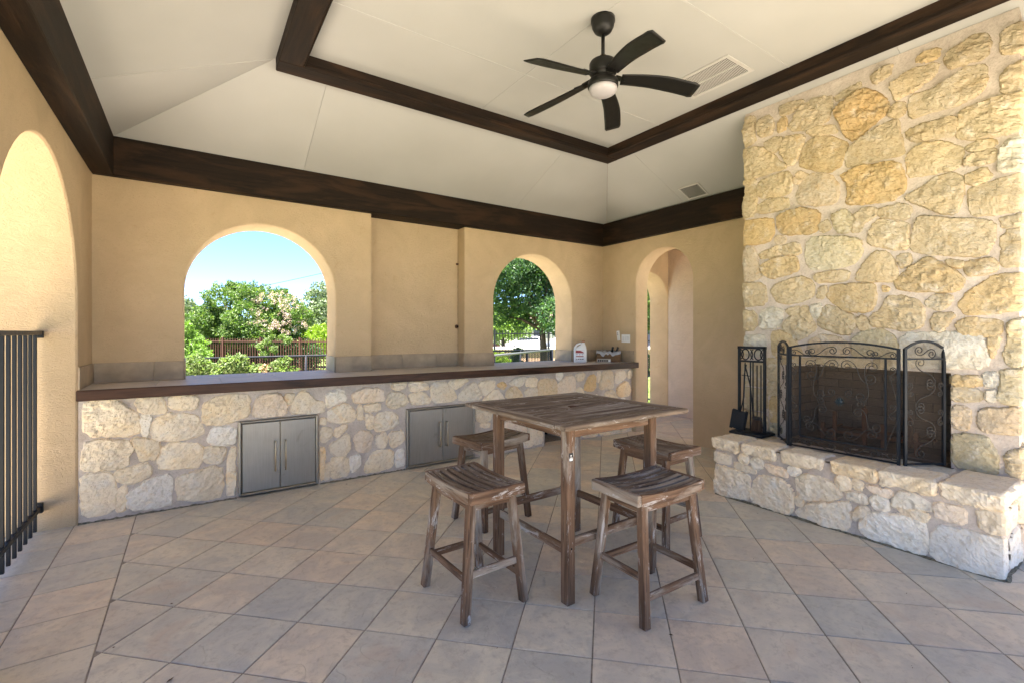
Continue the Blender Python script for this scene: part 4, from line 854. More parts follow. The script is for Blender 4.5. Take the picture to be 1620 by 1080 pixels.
MB().lathe([(.0, 0), (.026, 0), (.030, -.006), (.030, -.03), (0, -.03)], (0, 0, TZ-.003), 20).build('umbrella_plug', M['rust'], tb, True)
lo = .36; lw = .056
for sx in (-1, 1):
    for sy in (-1, 1):
        l = board((sx*(lo-lw/2), sy*(lo-lw/2), .0), (sx*(lo-lw/2), sy*(lo-lw/2), TZ-th-.001), lw, lw, (0, 1, 0), 'leg', Tm, tb, .004)
        if sx < 0 and sy < 0:
            st = MB().box(-.0145, .0145, 0, .0006, -.022, .022).build('sticker', m_plain('black_label', (.012, .012, .012), .5), tb, loc=(-lo+.024, -lo-.0008, .775))
            MB().box(-.011, .011, -.0006, -.0001, -.019, -.006).build('label_print', M['white'], st)
            MB().box(-.009, .009, -.0006, -.0001, -.0035, -.001).build('label_print', M['white'], st); MB().lathe([(0, 0), (.0042, 0), (.0042, .0005), (0, .0005)], n=12).build('label_print', M['white'], st, loc=(0, -.0002, .008), rot=(R(90), 0, 0))
ap = .075
for s_ in (-1, 1):
    board((-lo+lw, s_*(lo-lw/2), TZ-th-ap/2-.001), (lo-lw, s_*(lo-lw/2), TZ-th-ap/2-.001), .022, ap, (0, 0, 1), 'apron', Tm, tb)
    board((s_*(lo-lw/2), -lo+lw, TZ-th-ap/2-.001), (s_*(lo-lw/2), lo-lw, TZ-th-ap/2-.001), .022, ap, (0, 0, 1), 'apron', Tm, tb)
    board((-lo+lw, s_*(lo-lw/2), .315), (lo-lw, s_*(lo-lw/2), .315), .024, .048, (0, 0, 1), 'stretcher', Tm, tb)
    board((s_*(lo-lw/2), -lo+lw, .275), (s_*(lo-lw/2), lo-lw, .275), .024, .048, (0, 0, 1), 'stretcher', Tm, tb)
# peg holes
pg = MB()
for sx in (-1, 1):
    for sy in (-1, 1):
        for z in (.93, .295):
            pg.lathe([(0, 0), (.0055, 0), (.0055, .0006), (0, .0006)], (0, 0, 0), 10)
            k0 = len(pg.v)-40
            for i in range(k0, len(pg.v)):
                x, y, zz = pg.v[i]; pg.v[i] = (sx*(lo-lw/2)+x, sy*lo+sy*(.0008-zz)*1., z+y)
pg.build('peg_hole', M['dark'], tb)

# ---------------------------------------------------------------- saddle stools (long side along local x)
def stool(label, x, y, rz, wob):
    t = empty('bar_stool', (x, y, 0), rz); tag(t, label, 'stool', 'weathered wooden stools round the bar table')
    SL, SW, SZ = .51, .335, .638; ft = .024; rh = .055
    for s_ in (-1, 1):
        board((-SL/2+.028, s_*(SW/2-ft/2), SZ-rh/2-.0), (SL/2-.028, s_*(SW/2-ft/2), SZ-rh/2-.0), ft, rh, (0, 0, 1), 'seat_rail', Tm, t, bend=.014)
        board((s_*(SL/2-.014), -SW/2, SZ-rh/2), (s_*(SL/2-.014), SW/2, SZ-rh/2), .028, rh, (0, 0, 1), 'seat_rail', Tm, t, .005)
    n = 6; sp_ = SW-2*ft; p = sp_/n
    for i in range(n):
        yy = -sp_/2+p*(i+.5); board((-SL/2+.029, yy, SZ-.008), (SL/2-.029, yy, SZ-.008), p-.018, .014, (0, 0, 1), 'slat', Td, t, bend=.015)
    L = {}
    for sx in (-1, 1):
        for sy in (-1, 1):
            top = (sx*(SL/2-.075), sy*(SW/2-.045), SZ-.05); bot = (sx*(SL/2-.022)*.95, sy*(SW/2+.012), .0)
            L[sx, sy] = (Vector(top), Vector(bot)); lg = board(bot, top, .044, .044, (0, 1, 0), 'leg', Tm, t, .006)
    at = lambda k, z: L[k][1]+(L[k][0]-L[k][1])*(z/(SZ-.05))
    for sy, z in ((-1, .135+wob), (1, .20)):
        a, b = at((-1, sy), z), at((1, sy), z+.004); board(a, b, .02, .036, (0, 0, 1), 'stretcher', Tm, t)
    for sx, z in ((-1, .225), (1, .175)):
        a, b = at((sx, -1), z), at((sx, 1), z); board(a, b, .02, .036, (0, 0, 1), 'stretcher', Tm, t)
    for sy in (-1, 1): board(at((-1, sy), .56)+Vector((0, 0, 0)), at((1, sy), .56), .022, .05, (0, 0, 1), 'apron', Tm, t)
    for sx in (-1, 1): board(at((sx, -1), .555), at((sx, 1), .555), .022, .045, (0, 0, 1), 'apron', Tm, t)
    return t
stool('weathered slatted stool in front of the table on the right, nearest the hearth side', 2.03, 1.69, R(-2), 0)
stool('weathered slatted stool at the near left of the table, standing closest to the railing', 1.275, 2.26, R(92), .01)
stool('weathered slatted stool behind the table in front of the right steel doors', 1.92, 3.11, R(9), 0)
stool('weathered slatted stool at the far right of the table in front of the arched doorway', 2.75, 2.22, R(-89), -.01)

# ---------------------------------------------------------------- fireplace screen
def spiral(c, r0, a0, turns, s=1, r1=.25, n=22):
    """spiral that starts at radius r0 from centre c and winds inwards"""
    return [(c[0]+r0*(1-(1-r1)*t)*math.cos(a0+s*t*turns*2*math.pi), c[1]+r0*(1-(1-r1)*t)*math.sin(a0+s*t*turns*2*math.pi)) for t in [i/n for i in range(n+1)]]
def S_curve(x0, z0, x1, z1, r, flip=1):
    """a scroll: spiral - sweeping stem - spiral"""
    ang = math.atan2(z1-z0, x1-x0)
    A = spiral((x0, z0), r, ang+flip*math.pi/2*1.0, 1.35, flip)[::-1]
    B = spiral((x1, z1), r, ang-flip*math.pi/2*1.0, 1.35, flip)
    a, b = A[-1], B[0]; mid = []
    ta = Vector((math.cos(ang), math.sin(ang)))
    d = math.dist(a, b)
    for i in range(1, 10):
        t = i/10; p0 = Vector(a); p3 = Vector(b); p1 = p0+ta*d*.45; p2 = p3-ta*d*.45
        q = p0*(1-t)**3+p1*3*t*(1-t)**2+p2*3*t*t*(1-t)+p3*t**3; mid.append((q.x, q.y))
    return A+mid+B
scr = empty('fire_screen', (0, 0, 0)); tag(scr, 'black iron three panel fireplace screen with scrollwork standing on the hearth', 'fire screen')
SZ0 = .500
m_scroll = m_plain('lit_iron', (.045, .040, .036), .6, 0, .3)  # paler copy of the screen iron, so the scrolls look lit
mesh_mat = m_plain('screen_mesh', (.06, .045, .035), .6, .2, .3)
def screen_panel(p0, p1, hends, rise, kind, nm):
    p0, p1 = Vector(p0), Vector(p1); d = (p1-p0); Wd = d.length; d.normalize()
    e = empty(nm, (p0.x, p0.y, SZ0), math.atan2(d.y, d.x), scr)
    # local: x along the panel, z up, thickness along y
    H = hends; N = 16
    arc = [(Wd*i/N, H+rise*(1-(2*i/N-1)**2)) for i in range(N+1)]
    f = MB(); r = .0105
    f.bar((r*.8, 0, 0), (r*.8, 0, H+.004), .019, .016, (0, 1, 0)); f.bar((Wd-r*.8, 0, 0), (Wd-r*.8, 0, H+.004), .019, .016, (0, 1, 0))
    for a, b in zip(arc, arc[1:]): f.bar((a[0], 0, a[1]), (b[0]+.001, 0, b[1]), .014, .014, (0, 0, 1))
    f.bar((0, 0, .012), (Wd, 0, .012), .010, .012); zb_ = H-.063; f.bar((0, 0, zb_), (Wd, 0, zb_), .010, .012)
    f.build('panel_frame', M['iron'], e)
    sc = MB()
    def T(pts, rad=.0036): sc.tube([(x, -.007, z) for x, z in pts], rad, 5)
    if kind == 'c':
        ib = MB()
        for x in (.082, Wd-.082): ib.bar((x, 0, .095), (x, 0, zb_), .013, .011, (0, 1, 0))
        ib.bar((.082, 0, .095), (Wd-.082, 0, .095), .010, .012); ib.build('inner_frame', M['iron'], e)
        m = Wd/2; zt_ = zb_+.040
        for s_ in (-1, 1):
            X = lambda q: m+s_*q
            T([(X(a), b) for a, b in S_curve(.048, zt_+.004, .19, zt_-.006, .030, 1)]); T([(X(a), b) for a, b in S_curve(.225, zt_-.012, .325, zt_-.018, .022, -1)])
            T([(X(a), b) for a, b in S_curve(.055, .052, .215, .052, .030, -1)]); T([(X(a), b) for a, b in S_curve(.255, .050, .335, .050, .020, 1)])
            # middle: mirrored scrolls around the medallion
            T([(X(a), b) for a, b in S_curve(.045, zb_-.065, .19, zb_-.15, .042, 1)], .0029)
            T([(X(a), b) for a, b in S_curve(.205, zb_-.07, .135, zb_-.29, .040, -1)], .0029)
            T([(X(a), b) for a, b in S_curve(.06, .16, .20, .185, .038, -1)], .0029)
            T([(X(a), b) for a, b in S_curve(.12, .33, .225, .24, .036, 1)], .0029)
            T([(X(a), b) for a, b in S_curve(.06, .47, .13, .40, .028, -1)], .0029)
            T([(X(a), b) for a, b in S_curve(.325, .40, .325, .33, .020, 1)], .0029); T([(X(a), b) for a, b in S_curve(.325, .60, .325, .665, .018, 1)], .0029)
            T([(X(.30), .64), (X(.345), .46)], .0022); T([(X(.345), .30), (X(.29), .12)], .0022)
        md = MB(); mz = .405
        md.lathe([(0, .010), (.012, .010), (.018, .006), (.020, 0), (0, 0)], n=20)
        for k_ in range(14):
            w = 2*math.pi*k_/14; c_, s_ = math.cos(w), math.sin(w)
            md.add([(.018*c_-.006*s_, .018*s_+.006*c_, .004), (.040*c_, .040*s_, .006), (.018*c_+.006*s_, .018*s_-.006*c_, .004), (.026*c_, .026*s_, .010)], [(0, 1, 3), (1, 2, 3), (0, 3, 2)])
        md.build('sunflower_medallion', m_plain('blue_black_iron', (.02, .032, .04), .5, .3), e, loc=(m, -.008, mz), rot=(R(90), 0, 0))
    else:
        m = Wd/2
        T(S_curve(m-.045, zb_+.058, m+.045, zb_+.034, .032, -1))
        z = .085; s_ = 1
        while z < zb_-.10:
            T(S_curve(m-.035*s_, z, m+.035*s_, z+.135, .036, s_), .0027); z += .165; s_ = -s_
        for q in (-1, 1):
            T(S_curve(m+q*(Wd/2-.040), .30, m+q*(Wd/2-.040), .37, .020, q), .0024)
            T(S_curve(m+q*(Wd/2-.035), .56, m+q*(Wd/2-.045), .50, .018, -q), .0024)
    sc.build('scrollwork', m_scroll, e)
    ms = MB(); pt = .0066; wr_ = .0009; y = .003
    def topz(x): t_ = 2*x/Wd-1; return H+rise*(1-t_*t_)
    n = int(Wd/pt)
    for i in range(1, n): x = i*pt; ms.add([(x-wr_/2, y, .012), (x+wr_/2, y, .012), (x+wr_/2, y, topz(x)), (x-wr_/2, y, topz(x))], [(0, 1, 2, 3)])
    n = int((H+rise)/pt)
    for i in range(2, n):
        z = i*pt; xh = Wd/2 if z < H else Wd/2*math.sqrt(max(0, 1-(z-H)/rise)); ms.add([(Wd/2-xh, y, z-wr_/2), (Wd/2+xh, y, z-wr_/2), (Wd/2+xh, y, z+wr_/2), (Wd/2-xh, y, z+wr_/2)], [(0, 1, 2, 3)])
    o = ms.build('wire_mesh', mesh_mat, e)
    return e
def flip_panel(a, b, *k): return screen_panel(a, b, *k)
screen_panel((4.065, 1.932), (4.087, 1.204), .805, .045, 'c', 'screen_panel')
screen_panel((4.100, 1.186), (4.352, 1.030), .805, .058, 's', 'screen_panel')
screen_panel((4.330, 2.150), (4.068, 1.942), .805, .045, 's', 'screen_panel')

# ---------------------------------------------------------------- fireplace tool stand and its tools
ts = empty('tool_stand', (4.245, 2.345, .499), 0); tag(ts, 'black iron fireplace tool stand on the left end of the hearth', 'tool stand')
b = MB(); b.cbox(-.115, .115, -.155, .155, 0, .022, .005); b.cbox(-.10, .10, -.14, .14, .022, .030, .003); b.build('base', M['iron'], ts, fix=True)
f = MB(); ww = .118
for s_ in (-1, 1): f.bar((0, s_*ww, .03), (0, s_*ww, .80), .024, .018, (0, 1, 0))
f.bar((0, -ww-.012, .79), (0, ww+.012, .79), .024, .024); f.bar((0, -ww, .665), (0, ww, .665), .018, .018)
for y in (-.012, .012): f.bar((.0, y, .03), (.0, y, .665), .009, .009, (0, 1, 0))
f.build('frame', M['iron'], ts)
rg = MB()
for c_ in (-.06, .06):
    rg.tube([(0, c_+.036*math.cos(w), .728+.048*math.sin(w)) for w in [2*math.pi*i/24 for i in range(25)]], .006, 6)
for s_ in (-1, 1): rg.tube([(0, s_*.112-s_*.032*math.cos(w), .728+.045*math.sin(w)) for w in [R(-75+150*i/12) for i in range(13)]], .005, 6); rg.tube([(0, s_*-.022+s_*.03*math.cos(w), .728+.045*math.sin(w)) for w in [R(-75+150*i/12) for i in range(13)]], .005, 6)
rg.build('ring_ornament', M['iron'], ts)
sh = empty('fire_shovel', (4.215, 2.405, .533)); tag(sh, 'black ash shovel hanging on the tool stand with its flat pan at the left', 'shovel')
MB().tube([(.0, -.015, .62), (-.004, -.005, .3), (-.012, .025, .16)], .0055, 8).build('handle', M['iron'], sh, True)
p = MB(); p.bar((-.012, .062, .0), (-.012, .030, .175), .128, .005, (-1, 0, 0)); p.bar((-.012+.01, .062-.064, .0), (-.004, .030-.064, .175), .005, .025, (0, 1, 0)); p.bar((-.012+.01, .062+.064, .0), (-.004, .030+.064, .175), .005, .025, (0, 1, 0)); p.build('pan', M['iron'], sh)
tg = empty('fire_tongs', (4.235, 2.375, .535)); tag(tg, 'black log tongs leaning crosswise between the shovel and the centre posts', 'tongs')
MB().tube([(0, .05, .02), (0, .035, .50), (0, .015, .60)], .005, 8).build('arm', M['iron'], tg, True); MB().tube([(0, -.065, .02), (0, -.02, .42), (0, .03, .60)], .006, 8).build('arm', M['iron'], tg, True)
MB().bar((0, .06, .50), (0, -.02, .495), .006, .006).build('cross_pin', M['iron'], tg)
br = empty('hearth_brush', (4.225, 2.285, .533)); tag(br, 'hearth brush with dark bristles hanging at the right of the tool stand', 'brush')
MB().tube([(0, 0, .14), (0, .0, .60)], .0055, 8).build('handle', M['iron'], br, True)
MB().cbox(-.02, .02, -.040, .040, .105, .135, .006).build('ferrule', M['iron'], br, fix=True)
bq = MB()
rr = random.Random(4)
for i in range(160):
    x, y = rr.uniform(-.016, .016), rr.uniform(-.036, .036); bq.bar((x, y, .11), (x*1.5, y*1.35, .0+rr.random()*.01), .003, .003, (1, 0, 0))
o = bq.build('bristles', m_plain('bristle', (.06, .035, .022), .9), br); o['kind'] = 'stuff'
pk = empty('fire_poker', (4.235, 2.255, .535)); tag(pk, 'thin black fire poker hanging beside the brush on the tool stand', 'poker')
MB().tube([(0, 0, .02), (0, .0, .60)], .0055, 8).build('shaft', M['iron'], pk, True); MB().tube([(0, 0, .05), (0, -.02, .035), (0, -.028, .055)], .005, 6).build('hook', M['iron'], pk, True)

# ---------------------------------------------------------------- black railing in the left archway
gt = empty('railing', (-.906, 0, 0)); tag(gt, 'black iron railing panel standing across the tall archway at the left edge', 'railing')
MB().cbox(-.022, .022, 2.87, 4.69, 1.405, 1.435, .004).build('top_rail', m_plain('rail_top', (.04, .033, .03), .45, .2), gt, fix=True)
MB().cbox(-.016, .016, 2.87, 4.69, .155, .188, .004).build('bottom_rail', M['iron'], gt, fix=True)
MB().cbox(-.024, .024, 4.665, 4.699, .14, .21, .003).build('bracket', M['iron'], gt, fix=True); MB().cbox(-.026, .026, 4.665, 4.699, 1.385, 1.436, .003).build('bracket', M['iron'], gt, fix=True)
pm = MB().cbox(-.0095, .0095, -.0095, .0095, .035, 1.405, .002); pmm = mesh('picket', pm.v, pm.f, M['iron'])
y = 4.592
while y > 2.88: link('picket', pmm, gt, (0, y, 0)); y -= .1155

# ---------------------------------------------------------------- small things on the wall and counter
sw = empty('light_switch', (5.2995, 4.818, 1.341)); tag(sw, 'white three gang light switch plate on the wall right of the corner', 'switch')
MB().cbox(-.006, 0, -.082, .082, -.058, .058, .002).build('plate', M['white'], sw, fix=True)
for y in (-.046, 0, .046): MB().cbox(-.0105, -.005, y-.0165, y+.0165, -.034, .034, .002).build('rocker', m_plain('rocker_white', (.68, .66, .63), .4), sw, fix=True)
rc = empty('fan_remote', (5.2995, 4.958, 1.382)); rc.rotation_euler = (R(-8), 0, 0); tag(rc, 'slim white fan remote in its holder on the wall left of the switch plate', 'remote')
MB().cbox(-.02, 0, -.026, .026, -.072, .072, .005).build('body', M['white'], rc, fix=True)
for z in (.036, .012): MB().lathe([(0, 0), (.009, 0), (.009, .002), (0, .002)], n=12).build('button', m_plain('grey_button', (.3, .3, .32), .5), rc, loc=(-.0205, 0, z), rot=(0, R(-90), 0))
hd = empty('wall_bracket', (2.861, 5.462, 2.31)); tag(hd, 'small rusty bracket stub high in the corner of the wall recess', 'bracket')
MB().cbox(-.035, 0, -.012, .0, -.012, .012, .003).build('stub', M['rust'], hd, fix=True); MB().lathe([(0, 0), (.009, 0), (.009, .02), (0, .02)], n=10).build('bolt', M['rust'], hd, loc=(-.02, -.012, 0), rot=(R(90), 0, 0))
hh = empty('wall_outlet_stub', (2.861, 5.455, 1.503)); tag(hh, 'dark round pipe stub low in the corner of the wall recess', 'pipe stub')
MB().lathe([(0, 0), (.026, 0), (.024, .012), (.014, .016), (0, .016)], n=14).build('collar', M['rust'], hh, loc=(-.028, .0, 0), rot=(R(90), 0, 0)); MB().lathe([(0, 0), (.011, 0), (.011, .03), (0, .03)], n=10).build('pipe', M['dark'], hh, loc=(-.028, 0, 0), rot=(R(90), 0, 0))

# white jug
jg = empty('chemical_jug', (4.675, 5.125, 1.001), R(-38)); tag(jg, 'white plastic jug with a red label and copper cap at the end of the counter', 'jug')
def loft(secs, name, mat, parent, smooth=True):
    V_ = []; F = []; n = len(secs[0])
    for s_ in secs: V_ += s_
    for i in range(len(secs)-1): F += [(i*n+k, i*n+(k+1) % n, (i+1)*n+(k+1) % n, (i+1)*n+k) for k in range(n)]
    F += [tuple(range(n))[::-1], tuple((len(secs)-1)*n+k for k in range(n))]
    return link(name, mesh(name, V_, F, mat, smooth), parent)
def rrect(cx, cy_, hx, hy, r, z, n=4):
    o = []
    for sx, sy, a0 in ((1, 1, 0), (-1, 1, 90), (-1, -1, 180), (1, -1, 270)):
        for i in range(n+1): a = R(a0+90*i/n); o.append((cx+sx*(hx-r)+r*math.cos(a), cy_+sy*(hy-r)+r*math.sin(a), z))
    return o
loft([rrect(0, 0, .088, .050, .02, 0), rrect(0, 0, .092, .054, .024, .012), rrect(0, 0, .092, .054, .024, .165), rrect(.012, 0, .076, .050, .026, .205), rrect(.034, 0, .046, .040, .026, .240), rrect(.046, 0, .024, .024, .022, .262), rrect(.046, 0, .020, .020, .019, .285)], 'body', M['plastic'], jg)
MB().tube([(.040, 0, .262), (.0, 0, .272), (-.045, 0, .255), (-.075, 0, .212), (-.084, 0, .165)], [.013, .014, .015, .015, .014], 10).build('handle', M['plastic'], jg, True)
MB().lathe([(0, 0), (.024, 0), (.024, .020), (.018, .024), (0, .024)], (.046, 0, .286), 18).build('cap', m_plain('copper_cap', (.42, .20, .10), .35, .5), jg, True)
MB().tube([(.046, 0, .31), (.048, 0, .33), (.07, 0, .336), (.11, 0, .305), (.15, 0, .265), (.165, 0, .24)], .003, 6).build('spout_tube', m_plain('tan_hose', (.45, .33, .22), .5), jg, True)
lb = MB().box(-.072, .060, -.0552, -.0545, .022, .180).build('label', m_plain('label_white', (.74, .72, .73), .4), jg)
red = m_plain('label_red', (.32, .03, .035), .4); blk = m_plain('label_black', (.03, .03, .035), .5)
def tri(pts, mat, nm, par): return link(nm, mesh(nm, [(x, -.0560, z) for x, z in pts]+[(x, -.0553, z) for x, z in pts], [tuple(range(len(pts))), tuple(range(len(pts), 2*len(pts)))[::-1]]+[(i, (i+1) % len(pts), len(pts)+(i+1) % len(pts), len(pts)+i) for i in range(len(pts))], mat), par)
tri([(-.068, .135), (.052, .135), (.035, .155), (.0, .172), (-.068, .176)], red, 'label_band', lb)
tri([(-.062, .082), (.044, .082), (.044, .094), (-.062, .094)], red, 'label_band', lb)
for i, (a, b_) in enumerate(((-.062, -.052), (-.040, -.018), (-.012, .014), (.020, .044))): tri([(a, .044), (b_, .044), (b_, .054), (a, .054)], blk, 'label_text', lb)
for a in (-.05, -.01, .03): tri([(a-.010, .108), (a+.010, .108), (a+.010, .124), (a-.010, .124)], m_plain('label_grey', (.45, .45, .5), .5), 'label_text', lb)
# wooden crate with a plastic liner and odds and ends
cr = empty('crate', (5.10, 4.975, 1.001), R(-46)); tag(cr, 'small brown wooden crate lined with a grey bag at the counter corner', 'crate')
wd = m_wood('crate_wood', (.085, .045, .018), (.20, .11, .045), None, .6, 0, 4., 0, .002)
hx, hy, hz = .165, .115, .135
for s_ in (-1, 1):
    MB().cbox(-hx, hx, s_*hy-.006, s_*hy+.006, 0, hz, .002).build('side_board', wd, cr, fix=True); MB().cbox(s_*hx-.006, s_*hx+.006, -hy+.006, hy-.006, 0, hz, .002).build('end_board', wd, cr, fix=True)
MB().box(-hx, hx, -hy, hy, .002, .010).build('bottom_board', wd, cr)
ln = MB(); V_ = []; n = 48
for i in range(n):
    a = 2*math.pi*i/n; c_, s_ = math.cos(a), math.sin(a); q = max(abs(c_)/hx, abs(s_)/hy); x, y = c_/q, s_/q
    k1 = .012*math.sin(7*a)+.008*math.sin(13*a+1)
    V_ += [(x*.93, y*.9, .06), (x*.94, y*.92, .150+k1), (x*1.06, y*1.08, .152+k1), (x*1.075, y*1.10, .108+k1*1.6+.012*math.sin(9*a))]
ln.add(V_, [(4*i+j, 4*((i+1) % n)+j, 4*((i+1) % n)+j+1, 4*i+j+1) for i in range(n) for j in range(3)])
ln.build('bag_liner', m_plain('grey_plastic', (.33, .34, .36), .35, 0, .5), cr, True)
for i, (x, y, a, b_) in enumerate(((.03, -.01, .02, .03), (.055, .0, .05, -.01))):
    g = empty('grill_tool', (0, 0, 0)); tag(g, ['black tool handle sticking out of the crate, the left of two', 'black tool handle sticking out of the crate, the right of two'][i], 'tool handle')
    g.parent = None; mt = cr.matrix_basis.copy(); mw_ = Matrix.Translation(cr.location) @ Matrix.Rotation(R(-46), 4, 'Z')
    p0 = mw_ @ Vector((x, y, .05)); p1 = mw_ @ Vector((x+a, y+b_, .145)); p2 = mw_ @ Vector((x+a*1.7, y+b_*1.7, .215)); g.location = p0
    MB().tube([p1-p0, p2-p0], [.014, .017], 10).build('grip', m_plain('black_rubber', (.015, .015, .017), .6), g, True); MB().tube([(0, 0, 0), p1-p0], .005, 6).build('shaft', M['steel'], g, True)
br2 = empty('cable', (0, 0, 0)); mw_ = Matrix.Translation(cr.location) @ Matrix.Rotation(R(-46), 4, 'Z')
pts = [mw_ @ Vector(p) for p in ((-.13, -.05, .14), (-.10, -.09, .175), (-.06, -.11, .16), (-.03, -.13, .13), (.0, -.135, .12))]
tag(br2, 'pale cord looping over the front rim of the wooden crate', 'cord'); br2.location = pts[0]; MB().tube([p-pts[0] for p in pts], .004, 6).build('cord', m_plain('cream_cord', (.6, .55, .45), .6), br2, True)
pw = empty('power_strip', tuple(mw_ @ Vector((-.065, -.145, .0))), R(-46)); tag(pw, 'cream power strip with black outlets lying against the front of the crate', 'power strip')
MB().cbox(-.10, .10, -.014, .014, 0, .052, .004).build('body', m_plain('cream_plastic', (.42, .37, .30), .5), pw, fix=True)
for x in (-.075, -.045, -.015, .015, .045): MB().cbox(x-.009, x+.009, -.0165, -.0138, .014, .038, .001).build('outlet', M['dark'], pw, fix=True)
MB().cbox(.065, .092, -.017, -.0138, .010, .042, .001).build('rocker', M['white'], pw, fix=True)

# a few dry leaf crumbs and grit on the floor
rr = random.Random(77); lt = MB()
for i in range(70):
    t = rr.uniform(1.9, 6.0); px = rr.uniform(150, 1500); u = (px-810)/746.5; x, y = t*(.5614+.8276*u), t*(.8276-.5614*u)
    if not (-.65 < x < 5.2 and .7 < y < 4.65) or (x > 3.8 and y < 2.5): continue
    s_ = rr.uniform(.003, .008) if i % 7 else rr.uniform(.010, .018); a = rr.uniform(0, 6.28); c_, sn = math.cos(a)*s_, math.sin(a)*s_
    lt.add([(x-c_, y-sn, .0015), (x+sn*.4, y-c_*.4, .004), (x+c_, y+sn, .0025), (x-sn*.4, y+c_*.4, .0015)], [(0, 1, 2, 3)])
o = lt.build('leaf_litter', m_plain('dry_leaf_brown', (.10, .065, .035), .9)); tag(o, 'tiny dry leaf crumbs and grit scattered on the patio tiles', 'leaf litter', kind='stuff')
# ---------------------------------------------------------------- outside
GZ = -.28
k = NT('lawn', .9, .1); v = k.coords(); n1 = k.noise(v, .35, 5, .6); n2 = k.noise(v, 9, 5, .7)
k.color(k.mix(k.rng(n2, .3, .7), k.mix(k.rng(n1, .35, .65), (.075, .11, .028), (.13, .14, .05)), (.10, .13, .04))); k.bump(n2, .6, .03)
gnd = MB().add([(-400, -400, GZ), (400, -400, GZ), (400, 400, GZ), (-400, 400, GZ)], [(0, 1, 2, 3)]).build('ground', k.m); tag(gnd, 'lawn and open ground around the pavilion', 'ground', kind='structure')
con = m_plain('pale_concrete', (.54, .50, .44), .9, 0, .15, .08, 3)
pt_ = MB(); pt_.box(-7.0, 12.0, -11, -5.21, GZ+.004, -.02); pt_.box(-3.5, -2.41, -5.2, 5.7, GZ+.004, -.02); pt_.box(7.61, 12., -5.2, 4.6, GZ+.004, -.02); pt_.box(-7.0, 5.1, 5.70, 9.1, GZ+.004, GZ+.05); pt_.box(5.101, 8.2, 5.70, 7.3, GZ+.004, GZ+.05)  # unseen slabs, added to throw sunlight onto the reveals and ceiling
tag(pt_.build('bounce_slab', con), 'unseen pale concrete slabs added around the pavilion to bounce sunlight in', 'bounce_slab', kind='structure')
def leafset(mb, pts, size, rr, jit=.35, bend=.25):
    for p in pts:
        s_ = size*rr.uniform(1-jit, 1+jit); a = Vector((rr.gauss(0, 1), rr.gauss(0, 1), rr.gauss(0, .7))).normalized(); b = a.orthogonal().normalized()
        b.rotate(Matrix.Rotation(rr.uniform(0, 6.28), 3, a)); c = a.cross(b); p = Vector(p)
        n = len(mb.v); mb.v += [tuple(p-b*s_*.5), tuple(p+c*s_*.26+a*s_*.06), tuple(p+b*s_*.5-a*s_*bend*.4), tuple(p-c*s_*.26+a*s_*.06)]; mb.f.append((n, n+1, n+2, n+3))
def clump_points(cl, n, rr, shell=.55):
    o = []; tot = sum(c[3]**2 for c in cl)
    for cx, cy_, cz, r, *s_ in cl:
        sx, sy, sz = s_ if s_ else (1, 1, 1)
        for _ in range(int(n*r*r/tot)):
            d = Vector((rr.gauss(0, 1), rr.gauss(0, 1), rr.gauss(0, 1))).normalized(); q = r*(shell+(1-shell)*rr.random()**.6)*(1+.25*math.sin(d.x*5+cx*3)*math.cos(d.z*6+cy_))
            o.append((cx+d.x*q*sx, cy_+d.y*q*sy, cz+d.z*q*sz))
    return o
def crown_clumps(c, rx, ry, rz, n, rmin, rmax, rr, zbias=.2):
    o = []
    for _ in range(n):
        d = Vector((rr.gauss(0, 1), rr.gauss(0, 1), rr.gauss(0, 1)+zbias)).normalized(); q = rr.uniform(.35, .92); o.append((c[0]+d.x*rx*q, c[1]+d.y*ry*q, c[2]+d.z*rz*q, rr.uniform(rmin, rmax)))
    return o
G1 = m_leaf('leaf_green', [(.035, .075, .018), (.06, .12, .025), (.17, .23, .06), (.05, .10, .03), (.11, .17, .04)])
G2 = m_leaf('leaf_dark', [(.022, .055, .020), (.035, .085, .03), (.05, .11, .035), (.03, .07, .03)], .3)
G3 = m_leaf('leaf_lime', [(.16, .24, .03), (.22, .30, .03), (.12, .20, .03)], .4)
G4 = m_leaf('leaf_olive', [(.10, .14, .07), (.15, .19, .11), (.08, .12, .06)], .25)
PK = m_leaf('blossom_pink', [(.52, .32, .40), (.60, .44, .52), (.30, .28, .12), (.5, .38, .44)], .3)
BARK = m_wood('bark', (.05, .035, .026), (.13, .10, .08), None, .95, 0, 3., 2, .02, .1, .25)
def tree(name, label, cat, base, h_tr, r_tr, cl, nleaf, lsize, mat, seed, limbs=6, shell=.5, blossom=None, group=None):
    rr = random.Random(seed); t = empty(name, base); tag(t, label, cat, group)
    B = Vector(base); L = [(c[0]-B.x, c[1]-B.y, c[2]-B.z, *c[3:]) for c in cl]
    tr = MB()
    if r_tr:
        tr.tube([(0, 0, -.1), (.03*h_tr, .0, h_tr*.5), (0, .02, h_tr)], [r_tr*1.25, r_tr, r_tr*.8], 10)
        for i in range(limbs):
            c = L[rr.randrange(len(L))]; m = Vector((c[0]*.45, c[1]*.45, h_tr+(c[2]-h_tr)*.45)); m += Vector((rr.uniform(-.1, .1), rr.uniform(-.1, .1), rr.uniform(0, .15)))*h_tr*.3
            tr.tube([(0, 0, h_tr*.92), m, (c[0], c[1], c[2])], [r_tr*.6, r_tr*.36, r_tr*.12], 7)
        tr.build('trunk', BARK, t, True)
    cr_ = MB(); leafset(cr_, clump_points(L, nleaf, rr, shell), lsize, rr); cr_.build('crown', mat, t)
    if blossom:
        bl = MB(); leafset(bl, clump_points([(x-B.x, y-B.y, z-B.z, r) for x, y, z, r in blossom], 3600, rr, .15), .05, rr); bl.build('blossom', PK, t)
    return t
cp, sp2 = math.cos, math.sin
